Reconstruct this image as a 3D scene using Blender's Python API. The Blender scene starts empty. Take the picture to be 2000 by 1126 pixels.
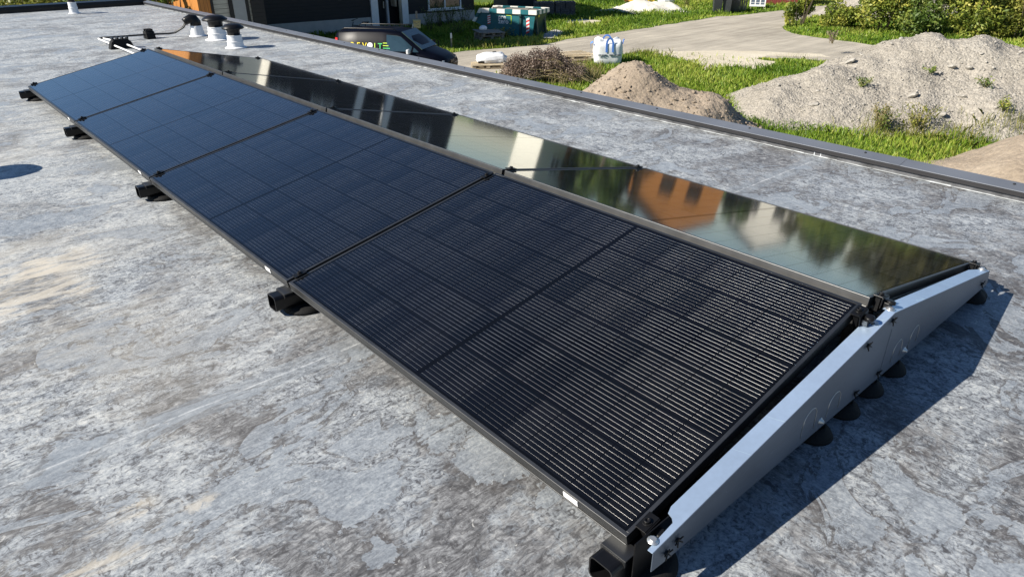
import bpy, bmesh, math, random
import numpy as np
from mathutils import Vector, Matrix, noise as mn
random.seed(7)
RNG = np.random.default_rng(7)
rad = math.radians
SC = bpy.context.scene
COL = SC.collection

# ------------------------------------------------------------------ camera, sky, sun, exposure
CAM = np.array((-0.9838, -0.7050, 1.3973))
RGT = np.array((0.749703, -0.661760, -0.004278))
UPV = np.array((0.306443, 0.341423, 0.888551))
FWD = np.array((0.586547, 0.667461, -0.458757))
FPX = 1357.2
cd = bpy.data.cameras.new('camera')
cam = bpy.data.objects.new('camera', cd)
COL.objects.link(cam)
cam.matrix_world = Matrix(((RGT[0], UPV[0], -FWD[0], CAM[0]), (RGT[1], UPV[1], -FWD[1], CAM[1]),
                           (RGT[2], UPV[2], -FWD[2], CAM[2]), (0, 0, 0, 1)))
cd.sensor_width = 36
cd.lens = FPX / 2000 * 36
cd.clip_start = 0.05
cd.clip_end = 2000
SC.camera = cam
SUN_TO = Vector((-1.27, 0.55, 1.0)).normalized()
SUN_EL = math.asin(SUN_TO.z)
SUN_AZ = math.atan2(SUN_TO.x, SUN_TO.y)
W_ = bpy.data.worlds.new('World')
SC.world = W_
W_.use_nodes = True
_nt = W_.node_tree
_sky = _nt.nodes.new('ShaderNodeTexSky')
_sky.sky_type = 'NISHITA'
_sky.sun_disc = False
_sky.sun_elevation = SUN_EL
_sky.sun_rotation = SUN_AZ
_sky.air_density = 1.0
_sky.dust_density = 0.0
_sky.ozone_density = 5.5
_nt.links.new(_sky.outputs[0], _nt.nodes['Background'].inputs[0])
_nt.nodes['Background'].inputs[1].default_value = 0.060
sd = bpy.data.lights.new('sun', 'SUN')
sd.energy = 5.0
sd.angle = rad(0.5)
sd.color = (1.0, 0.93, 0.82)
sun = bpy.data.objects.new('sun', sd)
COL.objects.link(sun)
sun.rotation_euler = SUN_TO.to_track_quat('Z', 'Y').to_euler()
SC.view_settings.view_transform = 'Standard'
SC.view_settings.look = 'None'
SC.view_settings.gamma = 1
SC.view_settings.exposure = 0.80
SC.cycles.max_bounces = 6
SC.cycles.use_denoising = True

# ------------------------------------------------------------------ helpers
ZG = -3.275
def G(u, v, z=ZG):
    """ground point (at height z) that the photograph shows at pixel u, v"""
    d = FWD + RGT * (u - 1000) / FPX - UPV * (v - 563) / FPX
    t = (z - CAM[2]) / d[2]
    q = CAM + t * d
    return Vector((float(q[0]), float(q[1]), float(q[2])))

def tag(o, label=None, cat=None, group=None, kind=None):
    if label: o['label'] = label
    if cat: o['category'] = cat
    if group: o['group'] = group
    if kind: o['kind'] = kind
    return o

def empty(name, loc=(0, 0, 0), rz=0.0, label=None, cat=None, group=None, rot=None):
    o = bpy.data.objects.new(name, None)
    o.empty_display_size = 0.1
    o.location = loc
    o.rotation_euler = rot if rot else (0, 0, rz)
    COL.objects.link(o)
    return tag(o, label, cat, group)

def copy_tree(o, parent=None):
    c = o.copy()
    COL.objects.link(c)
    if parent is not None: c.parent = parent
    for ch in list(o.children): copy_tree(ch, c)
    return c

class MB:
    def __init__(s):
        s.v = []; s.f = []; s.m = []; s.sm = []
    def add(s, vs, fs, mi=0, smooth=False):
        b = len(s.v)
        s.v += [tuple(map(float, q)) for q in vs]
        for f in fs:
            s.f.append(tuple(i + b for i in f)); s.m.append(mi); s.sm.append(smooth)
        return s
    def box(s, c, d, R=None, mi=0):
        x, y, z = d[0] / 2, d[1] / 2, d[2] / 2
        vs = [Vector(q) for q in ((-x, -y, -z), (x, -y, -z), (x, y, -z), (-x, y, -z), (-x, -y, z), (x, -y, z), (x, y, z), (-x, y, z))]
        if R is not None: vs = [R @ q for q in vs]
        c = Vector(c)
        return s.add([q + c for q in vs], [(3, 2, 1, 0), (4, 5, 6, 7), (0, 1, 5, 4), (1, 2, 6, 5), (2, 3, 7, 6), (3, 0, 4, 7)], mi)
    def hexa(s, vs, mi=0):
        return s.add(vs, [(3, 2, 1, 0), (4, 5, 6, 7), (0, 1, 5, 4), (1, 2, 6, 5), (2, 3, 7, 6), (3, 0, 4, 7)], mi)
    def tube(s, path, r, n=10, mi=0, caps=True, smooth=True):
        P = [Vector(q) for q in path]
        rr = r if isinstance(r, (list, tuple)) else [r] * len(P)
        vs = []; fs = []
        up = Vector((0, 0, 1))
        for i, q in enumerate(P):
            t = (P[min(i + 1, len(P) - 1)] - P[max(i - 1, 0)]).normalized()
            a = up.cross(t)
            if a.length < 1e-3: a = Vector((1, 0, 0)).cross(t)
            a.normalize(); b = t.cross(a)
            for k in range(n):
                an = 2 * math.pi * k / n
                vs.append(q + rr[i] * (math.cos(an) * a + math.sin(an) * b))
        for i in range(len(P) - 1):
            for k in range(n):
                k2 = (k + 1) % n
                fs.append((i * n + k, i * n + k2, (i + 1) * n + k2, (i + 1) * n + k))
        s.add(vs, fs, mi, smooth)
        if caps:
            s.add(vs[:n], [tuple(range(n))[::-1]], mi)
            s.add(vs[-n:], [tuple(range(n))], mi)
        return s
    def lathe(s, prof, c=(0, 0, 0), n=28, mi=0, smooth=True, R=None):
        vs = []; fs = []
        c = Vector(c)
        for r, z in prof:
            for k in range(n):
                a = 2 * math.pi * k / n
                q = Vector((r * math.cos(a), r * math.sin(a), z))
                if R is not None: q = R @ q
                vs.append(q + c)
        for i in range(len(prof) - 1):
            for k in range(n):
                k2 = (k + 1) % n
                fs.append((i * n + k, i * n + k2, (i + 1) * n + k2, (i + 1) * n + k))
        s.add(vs, fs, mi, smooth)
        s.add(vs[-n:], [tuple(range(n))], mi)
        s.add(vs[:n], [tuple(range(n))[::-1]], mi)
        return s
    def prism(s, poly, o, ax, ay, ext, mi=0):
        """polygon poly in the plane (ax, ay) through o, extruded by the vector ext"""
        o, ax, ay, ext = map(Vector, (o, ax, ay, ext))
        a = [o + ax * x + ay * y for x, y in poly]
        b = [q + ext for q in a]
        n = len(poly)
        return s.add(a + b, [tuple(range(n))[::-1], tuple(range(n, 2 * n))] + [(i, (i + 1) % n, (i + 1) % n + n, i + n) for i in range(n)], mi)
    def build(s, name, mats, parent=None, bevel=0, seg=2, subsurf=0):
        me = bpy.data.meshes.new(name)
        me.from_pydata(s.v, [], s.f)
        if not isinstance(mats, (list, tuple)): mats = [mats]
        for m in mats: me.materials.append(m)
        me.polygons.foreach_set('material_index', s.m)
        me.polygons.foreach_set('use_smooth', s.sm)
        bm = bmesh.new(); bm.from_mesh(me)
        bmesh.ops.remove_doubles(bm, verts=bm.verts, dist=1e-5)
        bmesh.ops.recalc_face_normals(bm, faces=bm.faces)
        bm.to_mesh(me); bm.free()
        o = bpy.data.objects.new(name, me)
        COL.objects.link(o)
        if parent is not None: o.parent = parent
        if bevel:
            b = o.modifiers.new('bevel', 'BEVEL'); b.width = bevel; b.segments = seg; b.limit_method = 'ANGLE'; b.angle_limit = rad(35)
        return o

def mesh_np(name, V, F, mat, parent=None, tint=None, smooth=False):
    """mesh from numpy vertices and equal-sized faces, with an optional per-vertex random value 'tint'"""
    me = bpy.data.meshes.new(name)
    n, k = F.shape
    me.vertices.add(len(V)); me.vertices.foreach_set('co', np.ascontiguousarray(V, dtype=np.float32).ravel())
    me.loops.add(n * k); me.loops.foreach_set('vertex_index', np.ascontiguousarray(F, dtype=np.int32).ravel())
    me.polygons.add(n)
    me.polygons.foreach_set('loop_start', np.arange(0, n * k, k, dtype=np.int32))
    me.polygons.foreach_set('loop_total', np.full(n, k, dtype=np.int32))
    if smooth: me.polygons.foreach_set('use_smooth', np.ones(n, dtype=bool))
    me.update(calc_edges=True)
    if tint is not None:
        at = me.attributes.new('tint', 'FLOAT', 'POINT')
        at.data.foreach_set('value', np.ascontiguousarray(tint, dtype=np.float32))
    me.materials.append(mat)
    o = bpy.data.objects.new(name, me)
    COL.objects.link(o)
    if parent is not None: o.parent = parent
    return o

def text_obj(name, body, size, mat, parent, M, ext=0.004, align='CENTER'):
    cu = bpy.data.curves.new(name, 'FONT')
    cu.body = body; cu.size = size; cu.extrude = ext; cu.align_x = align; cu.offset = size * 0.012
    t = bpy.data.objects.new(name, cu)
    COL.objects.link(t)
    dg = bpy.context.evaluated_depsgraph_get()
    me = bpy.data.meshes.new_from_object(t.evaluated_get(dg))
    bpy.data.objects.remove(t)
    o = bpy.data.objects.new(name, me)
    me.materials.clear(); me.materials.append(mat)
    COL.objects.link(o)
    o.parent = parent
    o.matrix_local = M
    return o

# ------------------------------------------------------------------ materials
class NT:
    def __init__(s, name):
        s.mat = bpy.data.materials.new(name)
        s.mat.use_nodes = True
        s.t = s.mat.node_tree
        s.b = s.t.nodes['Principled BSDF']
        s.tc = s.t.nodes.new('ShaderNodeTexCoord')
        s.P = s.tc.outputs['Object']
    def n(s, k, **kw):
        q = s.t.nodes.new(k)
        for a, b in kw.items(): setattr(q, a, b)
        return q
    def set(s, sock, val):
        if hasattr(val, 'links'): s.t.links.new(val, sock)
        else: sock.default_value = val
    def math(s, op, a, b=0.0, c=None, clamp=False):
        q = s.n('ShaderNodeMath', operation=op, use_clamp=clamp)
        s.set(q.inputs[0], a); s.set(q.inputs[1], b)
        if c is not None: s.set(q.inputs[2], c)
        return q.outputs[0]
    def noise(s, vec=None, scale=5.0, det=4.0, rough=0.55, dist=0.0):
        q = s.n('ShaderNodeTexNoise')
        s.set(q.inputs['Vector'], vec if vec is not None else s.P)
        q.inputs['Scale'].default_value = scale; q.inputs['Detail'].default_value = det
        q.inputs['Roughness'].default_value = rough; q.inputs['Distortion'].default_value = dist
        return q.outputs['Fac']
    def vor(s, vec=None, scale=5.0, feature='F1', out='Distance', rnd=1.0):
        q = s.n('ShaderNodeTexVoronoi', feature=feature)
        s.set(q.inputs['Vector'], vec if vec is not None else s.P)
        q.inputs['Scale'].default_value = scale; q.inputs['Randomness'].default_value = rnd
        return q.outputs[out]
    def scl(s, sc, vec=None, rot=(0, 0, 0), loc=(0, 0, 0)):
        q = s.n('ShaderNodeMapping')
        s.set(q.inputs['Vector'], vec if vec is not None else s.P)
        q.inputs['Scale'].default_value = sc; q.inputs['Rotation'].default_value = rot; q.inputs['Location'].default_value = loc
        return q.outputs[0]
    def sep(s, vec=None):
        q = s.n('ShaderNodeSeparateXYZ'); s.set(q.inputs[0], vec if vec is not None else s.P)
        return q.outputs
    def step(s, x, a, b):
        q = s.n('ShaderNodeMapRange', interpolation_type='SMOOTHSTEP')
        s.set(q.inputs[0], x); s.set(q.inputs[1], a); s.set(q.inputs[2], b)
        return q.outputs[0]
    def ramp(s, fac, stops):
        q = s.n('ShaderNodeValToRGB')
        e = q.color_ramp.elements
        while len(e) < len(stops): e.new(0.5)
        for el, (p, c) in zip(e, stops): el.position = p; el.color = (*c, 1)
        s.set(q.inputs[0], fac)
        return q.outputs[0]
    def mix(s, fac, a, b, mode='MIX'):
        q = s.n('ShaderNodeMix', data_type='RGBA', blend_type=mode)
        s.set(q.inputs[0], fac)
        for i, c in ((6, a), (7, b)): s.set(q.inputs[i], (*c, 1) if isinstance(c, tuple) else c)
        return q.outputs[2]
    def fmix(s, fac, a, b):
        q = s.n('ShaderNodeMix', data_type='FLOAT')
        s.set(q.inputs[0], fac); s.set(q.inputs[2], a); s.set(q.inputs[3], b)
        return q.outputs[0]
    def attr(s, name):
        return s.n('ShaderNodeAttribute', attribute_name=name).outputs['Fac']
    def bump(s, h, strength=0.3, dist=0.01):
        q = s.n('ShaderNodeBump')
        q.inputs['Strength'].default_value = strength; q.inputs['Distance'].default_value = dist
        s.set(q.inputs['Height'], h)
        s.t.links.new(q.outputs[0], s.b.inputs['Normal'])
    def out(s, col=None, rough=0.6, metal=0.0, spec=None, **kw):
        if col is not None: s.set(s.b.inputs['Base Color'], (*col, 1) if isinstance(col, tuple) else col)
        s.set(s.b.inputs['Roughness'], rough); s.set(s.b.inputs['Metallic'], metal)
        if spec is not None: s.set(s.b.inputs['Specular IOR Level'], spec)
        for k, v in kw.items(): s.set(s.b.inputs[k.replace('_', ' ')], v)
        return s.mat

def simple(name, c, rough=0.55, metal=0.0, var=0.12, scale=6.0, spec=None, bump=0.0, **kw):
    m = NT(name)
    f = m.noise(scale=scale, det=5)
    lo = tuple(x * (1 - var) for x in c); hi = tuple(min(1, x * (1 + var)) for x in c)
    col = m.ramp(f, [(0.3, lo), (0.7, hi)])
    if bump: m.bump(m.noise(scale=scale * 6, det=4), bump, 0.01)
    r = m.fmix(f, rough * 0.9, min(1, rough * 1.1))
    return m.out(col, r, metal, spec, **kw)

SPOTS = ((0.04, 0.80, 0.16, 0.10, 0.3), (0.12, 0.55, 0.20, 0.11, 0.2), (-0.20, 0.86, 0.11, 0.07, 0.1), (-0.34, 0.66, 0.12, 0.08, 0.0))
TANS = ((-0.80, 2.80, 0.20, 0.32, 0.2), (-0.62, 2.95, 0.16, 0.14, 0.1), (-0.90, 1.02, 0.12, 0.03, 0.1), (-0.95, 0.88, 0.10, 0.03, 0.0), (-0.68, 0.96, 0.05, 0.035, 0.3))
def m_roof():
    m = NT('bitumen_membrane')
    x, y, z = m.sep()
    wob = m.noise(scale=0.9, det=2)
    k = m.step(m.math('ADD', x, m.math('MULTIPLY', m.math('SUBTRACT', wob, 0.5), 1.6)), -0.2, 0.75)
    def st(a, b, det, dist, off):
        nx = m.noise(m.scl((a, b, 1), loc=(off, 0, 0)), 1.0, det, 0.62, dist)
        ny = m.noise(m.scl((b, a, 1), loc=(0, off, 0)), 1.0, det, 0.62, dist)
        return m.fmix(k, nx, ny)
    s1 = st(4.5, 13.0, 11, 1.1, 0.0)
    s2 = st(17.0, 58.0, 8, 1.4, 3.0)
    s3 = st(34.0, 120.0, 5, 1.2, 6.0)
    blot = m.noise(scale=1.5, det=6, rough=0.6, dist=0.5)
    blot2 = m.noise(m.scl((1, 1, 1), loc=(4, 7, 0)), 0.55, 4, 0.5, 0.4)
    reg = m.noise(m.scl((1, 1, 1), loc=(9, 3, 0)), 1.9, 6, 0.6, 0.8)
    mar = m.noise(scale=13, det=12, rough=0.76, dist=1.4)
    flk = m.noise(scale=33, det=8, rough=0.68, dist=1.8)
    fine = m.noise(scale=110, det=6, rough=0.7)
    far = m.step(y, 0.2, 6.0)
    left = m.math('SUBTRACT', 1.0, m.step(x, -1.2, 0.3))
    # dried film: blue grey to pale, streaked where water was swept off
    t0 = m.math('ADD', m.math('MULTIPLY', s1, 0.32), m.math('MULTIPLY', s2, 0.34))
    t0 = m.math('ADD', t0, m.math('MULTIPLY', fine, 0.34))
    t0 = m.math('ADD', t0, m.math('MULTIPLY', m.math('SUBTRACT', mar, 0.5), 0.60))
    t0 = m.math('ADD', t0, m.math('MULTIPLY', m.math('SUBTRACT', flk, 0.5), 0.50))
    t0 = m.math('ADD', t0, m.math('MULTIPLY', far, 0.085))  # paler with distance: glancing sun sheen put into the colour
    t0 = m.math('ADD', t0, m.math('MULTIPLY', left, 0.035))  # paler to the left, part of the same painted sheen
    col = m.ramp(t0, [(0.34, (0.080, 0.087, 0.098)), (0.44, (0.190, 0.207, 0.228)), (0.52, (0.295, 0.318, 0.340)), (0.60, (0.40, 0.425, 0.435)), (0.70, (0.53, 0.54, 0.525))])
    near = m.math('SUBTRACT', 1.0, m.step(y, 1.0, 4.5))
    amt = m.fmix(near, 0.62, 1.0)
    # brown grey bare membrane in blotches
    tone = m.math('ADD', m.math('MULTIPLY', reg, 0.62), m.math('MULTIPLY', mar, 0.38))
    bare = m.step(m.math('ADD', tone, m.math('MULTIPLY', near, 0.012)), 0.50, 0.56)
    bcol = m.ramp(m.math('ADD', m.math('MULTIPLY', mar, 0.6), m.math('MULTIPLY', s2, 0.4)), [(0.38, (0.036, 0.034, 0.034)), (0.48, (0.095, 0.092, 0.092)), (0.55, (0.215, 0.217, 0.222)), (0.64, (0.40, 0.405, 0.40))])
    col = m.mix(m.math('MULTIPLY', bare, m.math('MULTIPLY', amt, 0.85)), col, bcol)
    # fine dark streaks
    stm = m.step(m.noise(m.scl((1, 1, 1), loc=(1, 5, 2)), 2.6, 4, 0.6, 0.5), 0.40, 0.60)
    d1 = m.math('SUBTRACT', 1.0, m.step(s2, 0.385, 0.465))
    d2 = m.math('SUBTRACT', 1.0, m.step(s3, 0.37, 0.44))
    dk = m.math('MULTIPLY', m.math('MAXIMUM', m.math('MULTIPLY', d1, 0.85), m.math('MULTIPLY', d2, 0.7)), m.fmix(stm, 0.30, 1.0))
    col = m.mix(m.math('MULTIPLY', dk, 0.62), col, (0.055, 0.055, 0.058))
    # small dark flakes
    d3 = m.math('SUBTRACT', 1.0, m.step(flk, 0.40, 0.455))
    col = m.mix(m.math('MULTIPLY', d3, m.math('MULTIPLY', m.fmix(m.step(mar, 0.42, 0.58), 0.8, 0.35), amt)), col, (0.060, 0.058, 0.060))
    # smooth puddle films with a dark rim
    pn = m.noise(m.scl((1.0, 1.5, 1), loc=(2.3, 1.1, 0)), 1.9, 7, 0.60, 0.9)
    wx = m.math('ADD', x, m.math('MULTIPLY', m.math('SUBTRACT', mar, 0.5), 0.10)); wy = m.math('ADD', y, m.math('MULTIPLY', m.math('SUBTRACT', flk, 0.5), 0.10))
    def spot(cx, cy, rx, ry, ca):
        ux = m.math('ADD', m.math('MULTIPLY', m.math('SUBTRACT', wx, cx), math.cos(ca)), m.math('MULTIPLY', m.math('SUBTRACT', wy, cy), math.sin(ca)))
        uy = m.math('SUBTRACT', m.math('MULTIPLY', m.math('SUBTRACT', wy, cy), math.cos(ca)), m.math('MULTIPLY', m.math('SUBTRACT', wx, cx), math.sin(ca)))
        d = m.math('MAXIMUM', m.math('DIVIDE', m.math('ABSOLUTE', ux), rx), m.math('DIVIDE', m.math('ABSOLUTE', uy), ry))
        return m.math('SUBTRACT', 1.0, m.step(d, 0.7, 1.25))
    for sp in SPOTS:
        pn = m.math('ADD', pn, m.math('MULTIPLY', spot(*sp), 0.10))
    pud = m.step(pn, 0.560, 0.572)
    rim = m.math('MULTIPLY', m.step(pn, 0.515, 0.560), m.math('SUBTRACT', 1.0, pud))
    rim = m.math('MULTIPLY', rim, m.step(mar, 0.42, 0.54))
    col = m.mix(m.math('MULTIPLY', rim, m.math('MULTIPLY', amt, 0.8)), col, (0.068, 0.062, 0.060))
    film = m.ramp(m.math('ADD', m.math('MULTIPLY', m.math('ADD', s2, m.math('SUBTRACT', mar, 0.5)), 0.5), m.math('MULTIPLY', fine, 0.5)), [(0.36, (0.16, 0.18, 0.205)), (0.52, (0.265, 0.293, 0.322)), (0.66, (0.40, 0.425, 0.44))])
    col = m.mix(m.math('MULTIPLY', pud, 0.75), col, film)
    # thin dark crackle veins
    v1 = m.noise(scale=19, det=9, rough=0.66, dist=1.9)
    vein = m.math('SUBTRACT', 1.0, m.step(m.math('ABSOLUTE', m.math('SUBTRACT', v1, 0.5)), 0.0, 0.030))
    vein = m.math('MULTIPLY', vein, m.step(blot, 0.44, 0.56))
    col = m.mix(m.math('MULTIPLY', vein, 0.6), col, (0.05, 0.048, 0.048))
    # sandy tan stain on the left
    tan = m.math('MULTIPLY', left, m.step(m.math('ADD', blot2, m.math('MULTIPLY', s1, 0.35)), 0.60, 0.78))
    col = m.mix(m.math('MULTIPLY', m.math('MULTIPLY', tan, m.step(y, 0.9, 2.2)), 0.45), col, (0.50, 0.455, 0.365))
    for sp in TANS:
        col = m.mix(m.math('MULTIPLY', m.math('MULTIPLY', spot(*sp), m.step(s1, 0.40, 0.60)), 0.55), col, (0.56, 0.51, 0.42))
    warm = m.step(blot2, 0.40, 0.68)
    col = m.mix(m.math('MULTIPLY', m.math('MULTIPLY', warm, left), 0.10), col, (0.44, 0.42, 0.375))
    # pale flecks
    fl = m.step(m.noise(scale=34, det=4, rough=0.6, dist=0.8), 0.65, 0.71)
    col = m.mix(m.math('MULTIPLY', fl, 0.55), col, (0.60, 0.60, 0.57))
    # lap seams of the sheets, running across the roof
    sy = m.math('ADD', y, m.math('MULTIPLY', m.math('SUBTRACT', m.noise(scale=9, det=3), 0.5), 0.012))
    fr = m.math('PINGPONG', m.math('SUBTRACT', sy, 1.375), 1.615)
    line = m.math('SUBTRACT', 1.0, m.step(fr, 0.001, 0.006))
    lap = m.math('SUBTRACT', 1.0, m.step(fr, 0.055, 0.065))
    col = m.mix(m.math('MULTIPLY', lap, 0.35), col, (0.24, 0.27, 0.30))
    col = m.mix(m.math('MULTIPLY', m.math('MULTIPLY', line, 0.95), m.step(mar, 0.38, 0.62)), col, (0.48, 0.50, 0.51))
    # ring mark left by a dried drip
    dx = m.math('SUBTRACT', x, -0.067); dy = m.math('SUBTRACT', y, 1.161)
    rr = m.math('SQRT', m.math('ADD', m.math('MULTIPLY', dx, dx), m.math('MULTIPLY', dy, dy)))
    rg = m.math('MULTIPLY', m.math('LESS_THAN', rr, 0.042), m.step(m.math('SINE', m.math('MULTIPLY', rr, 560.0)), 0.2, 0.9))
    col = m.mix(m.math('MULTIPLY', rg, 0.7), col, (0.10, 0.10, 0.10))
    rough = m.fmix(pud, 0.55, 0.42)
    h = m.math('ADD', m.math('MULTIPLY', s2, 0.8), m.math('MULTIPLY', fine, 0.5))
    h = m.math('ADD', h, m.math('MULTIPLY', lap, 0.3))
    m.bump(h, 0.25, 0.004)
    return m.out(col, rough, 0.0, 0.4)

def m_cells():
    m = NT('solar_cells_under_glass')
    x, y, z = m.sep()
    cp = (1.134 - 0.036) / 6
    xx = m.math('DIVIDE', m.math('SUBTRACT', x, 0.018), cp)
    fx = m.math('FRACT', xx)
    nb = 11
    fb = m.math('DIVIDE', m.math('SUBTRACT', fx, 0.02), 0.96)
    lx = m.math('MULTIPLY', m.math('ABSOLUTE', m.math('SUBTRACT', m.math('FRACT', m.math('MULTIPLY', fb, float(nb))), 0.5)), cp * 0.96 / nb)
    inb = m.math('LESS_THAN', m.math('ABSOLUTE', m.math('SUBTRACT', fb, 0.5)), 0.5)
    hw = 0.00088
    wire = m.math('MULTIPLY', m.math('LESS_THAN', lx, hw), inb)
    sg = m.math('MULTIPLY', m.math('SUBTRACT', m.math('FRACT', m.math('MULTIPLY', fb, float(nb))), 0.5), cp * 0.96 / nb / hw * 1.15)
    sg = m.math('MULTIPLY', sg, wire)
    cv = m.n('ShaderNodeCombineXYZ')
    m.set(cv.inputs[0], m.math('SINE', sg)); m.set(cv.inputs[2], m.math('COSINE', sg))
    vt = m.n('ShaderNodeVectorTransform', vector_type='NORMAL', convert_from='OBJECT', convert_to='WORLD')
    m.t.links.new(cv.outputs[0], vt.inputs[0])
    m.t.links.new(vt.outputs[0], m.b.inputs['Normal'])
    yc = m.math('ABSOLUTE', m.math('SUBTRACT', y, PL / 2))
    hp = (PL / 2 - 0.008 - 0.018) / 9
    yy = m.math('DIVIDE', m.math('SUBTRACT', yc, 0.008), hp)
    fy = m.math('FRACT', yy)
    gapx = m.math('LESS_THAN', m.math('MULTIPLY', m.math('PINGPONG', fx, 0.5), cp), 0.0019)
    gapy = m.math('LESS_THAN', m.math('MULTIPLY', m.math('PINGPONG', fy, 0.5), hp), 0.0017)
    mid = m.math('LESS_THAN', yc, 0.008)
    edge = m.math('GREATER_THAN', m.math('ABSOLUTE', m.math('SUBTRACT', m.math('ABSOLUTE', m.math('SUBTRACT', xx, 3.0)), 0.0)), 3.0)
    edgy = m.math('GREATER_THAN', yc, PL / 2 - 0.018)
    gap = m.math('MAXIMUM', m.math('MAXIMUM', gapx, gapy), m.math('MAXIMUM', mid, m.math('MAXIMUM', edge, edgy)))
    q = m.n('ShaderNodeTexWhiteNoise', noise_dimensions='2D')
    cb = m.n('ShaderNodeCombineXYZ')
    m.set(cb.inputs[0], m.math('FLOOR', xx)); m.set(cb.inputs[1], m.math('FLOOR', m.math('DIVIDE', y, hp)))
    m.t.links.new(cb.outputs[0], q.inputs['Vector'])
    cell = m.ramp(q.outputs['Value'], [(0.0, (0.0028, 0.0027, 0.0030)), (1.0, (0.0068, 0.0064, 0.0066))])
    wv = m.noise(m.scl((40, 4, 1)), 1.0, 3)
    wc = m.ramp(wv, [(0.3, (0.15, 0.134, 0.115)), (0.7, (0.29, 0.262, 0.228))])
    cv2 = m.math('MULTIPLY_ADD', q.outputs['Value'], 0.9, 0.5)  # wire glint varying from cell to cell, put into the colour
    wc = m.mix(1.0, wc, m.ramp(cv2, [(0.0, (0, 0, 0)), (1.0, (1, 1, 1))]), 'MULTIPLY')
    col = m.mix(wire, cell, wc)
    col = m.mix(gap, col, (0.003, 0.003, 0.0035))
    rg = m.noise(scale=3.0, det=4)
    bp_ = m.n('ShaderNodeBump')
    bp_.inputs['Strength'].default_value = 0.010; bp_.inputs['Distance'].default_value = 0.002
    m.set(bp_.inputs['Height'], m.noise(scale=420, det=2))
    m.t.links.new(bp_.outputs[0], m.b.inputs['Coat Normal'])
    wm = m.math('MULTIPLY', wire, m.math('SUBTRACT', 1.0, gap))
    m.set(m.b.inputs['Metallic'], wm)
    return m.out(col, m.fmix(wm, 0.06, 0.34), m.math('MULTIPLY', wm, 0.95), m.fmix(gap, 0.10, 0.02), Specular_Tint=(0.45, 0.68, 1.0, 1), Coat_Weight=m.fmix(gap, 1.0, 0.7), Coat_Roughness=0.06, Coat_IOR=1.43, Coat_Tint=(0.86, 0.92, 1.0, 1))

def m_wood_clad(name, c, pitch=0.14, axis=2):
    m = NT(name)
    s = m.sep()[axis]
    f = m.math('FRACT', m.math('DIVIDE', s, pitch))
    groove = m.math('LESS_THAN', f, 0.09)
    n = m.noise(m.scl((2, 2, 30) if axis == 2 else (30, 30, 2)), 1.0, 5)
    col = m.ramp(n, [(0.3, tuple(q * 0.75 for q in c)), (0.7, tuple(q * 1.25 for q in c))])
    col = m.mix(groove, col, tuple(q * 0.25 for q in c))
    m.bump(m.math('SUBTRACT', 1.0, groove), 0.6, 0.01)
    return m.out(col, 0.6)

def m_leaf(name, a, b, c):
    m = NT(name)
    col = m.ramp(m.attr('tint'), [(0.0, a), (0.5, b), (1.0, c)])
    mm = m.out(col, 0.5, 0.0, 0.35)
    m.b.inputs['Transmission Weight'].default_value = 0.0
    tr = m.n('ShaderNodeBsdfTranslucent'); m.t.links.new(col, tr.inputs[0])
    mx = m.n('ShaderNodeMixShader'); mx.inputs[0].default_value = 0.30
    m.t.links.new(m.b.outputs[0], mx.inputs[1]); m.t.links.new(tr.outputs[0], mx.inputs[2])
    m.t.links.new(mx.outputs[0], m.t.nodes['Material Output'].inputs[0])
    return mm

def m_earth(name, stops, sc=3.0, bump=0.8, bs=26, vs=None, peb=0.35):
    m = NT(name)
    n1 = m.noise(scale=sc * 0.25, det=5, rough=0.6)
    n2 = m.noise(scale=sc * 8, det=6, rough=0.7)
    f = m.math('ADD', m.math('MULTIPLY', n1, 0.6), m.math('MULTIPLY', n2, 0.4))
    col = m.ramp(f, stops)
    h = n2
    if vs:
        v = m.vor(scale=vs, out='Color')
        vd = m.vor(scale=vs)
        g = m.n('ShaderNodeRGBToBW'); m.t.links.new(v, g.inputs[0])
        col = m.mix(peb, col, m.ramp(g.outputs[0], [(0.2, tuple(q * 0.5 for q in stops[1][1])), (0.8, tuple(min(1, q * 1.4) for q in stops[1][1]))]))
        h = m.math('ADD', n2, m.math('SUBTRACT', 1.0, vd))
    m.bump(h, bump, 0.03)
    return m.out(col, 0.9, 0.0, 0.2)

TH = 0.19733; GAP = 0.0559; PITCH = 1.8026; PW = 1.134; PL = PITCH - 0.020; ZE = 0.125
X1 = PW * math.cos(TH); HR = PW * math.sin(TH); XR = 2 * X1 + GAP

def m_plate(name, c, rough, metal):
    m = NT(name)
    n1 = m.noise(scale=1.6, det=5, rough=0.6)
    n2 = m.noise(m.scl((3, 3, 60)), 1.0, 5, 0.6, 0.3)
    n3 = m.noise(scale=70, det=3)
    f = m.math('ADD', m.math('MULTIPLY', n1, 0.6), m.math('ADD', m.math('MULTIPLY', n2, 0.25), m.math('MULTIPLY', n3, 0.15)))
    col = m.ramp(f, [(0.35, tuple(q * 0.84 for q in c)), (0.65, tuple(min(1, q * 1.14) for q in c))])
    scr = m.math('LESS_THAN', m.math('ABSOLUTE', m.math('SUBTRACT', m.noise(m.scl((1.2, 1, 9), rot=(0, 0.5, 0)), 2.2, 2, 0.5, 0.2), 0.5)), 0.0016)
    col = m.mix(m.math('MULTIPLY', scr, 0.5), col, tuple(min(1, q * 1.6) for q in c))
    m.bump(m.noise(scale=2.5, det=2), 0.06, 0.02)
    return m.out(col, m.fmix(f, rough * 0.75, rough * 1.3), metal)
M = {}
M['roof'] = m_roof()
M['cells'] = m_cells()
M['frame'] = simple('black_anodised_frame', (0.125, 0.126, 0.126), 0.46, 0.95, 0.1, 14)
M['black'] = simple('black_plastic', (0.006, 0.006, 0.0065), 0.36, 0, 0.3, 12, spec=0.3)
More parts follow.
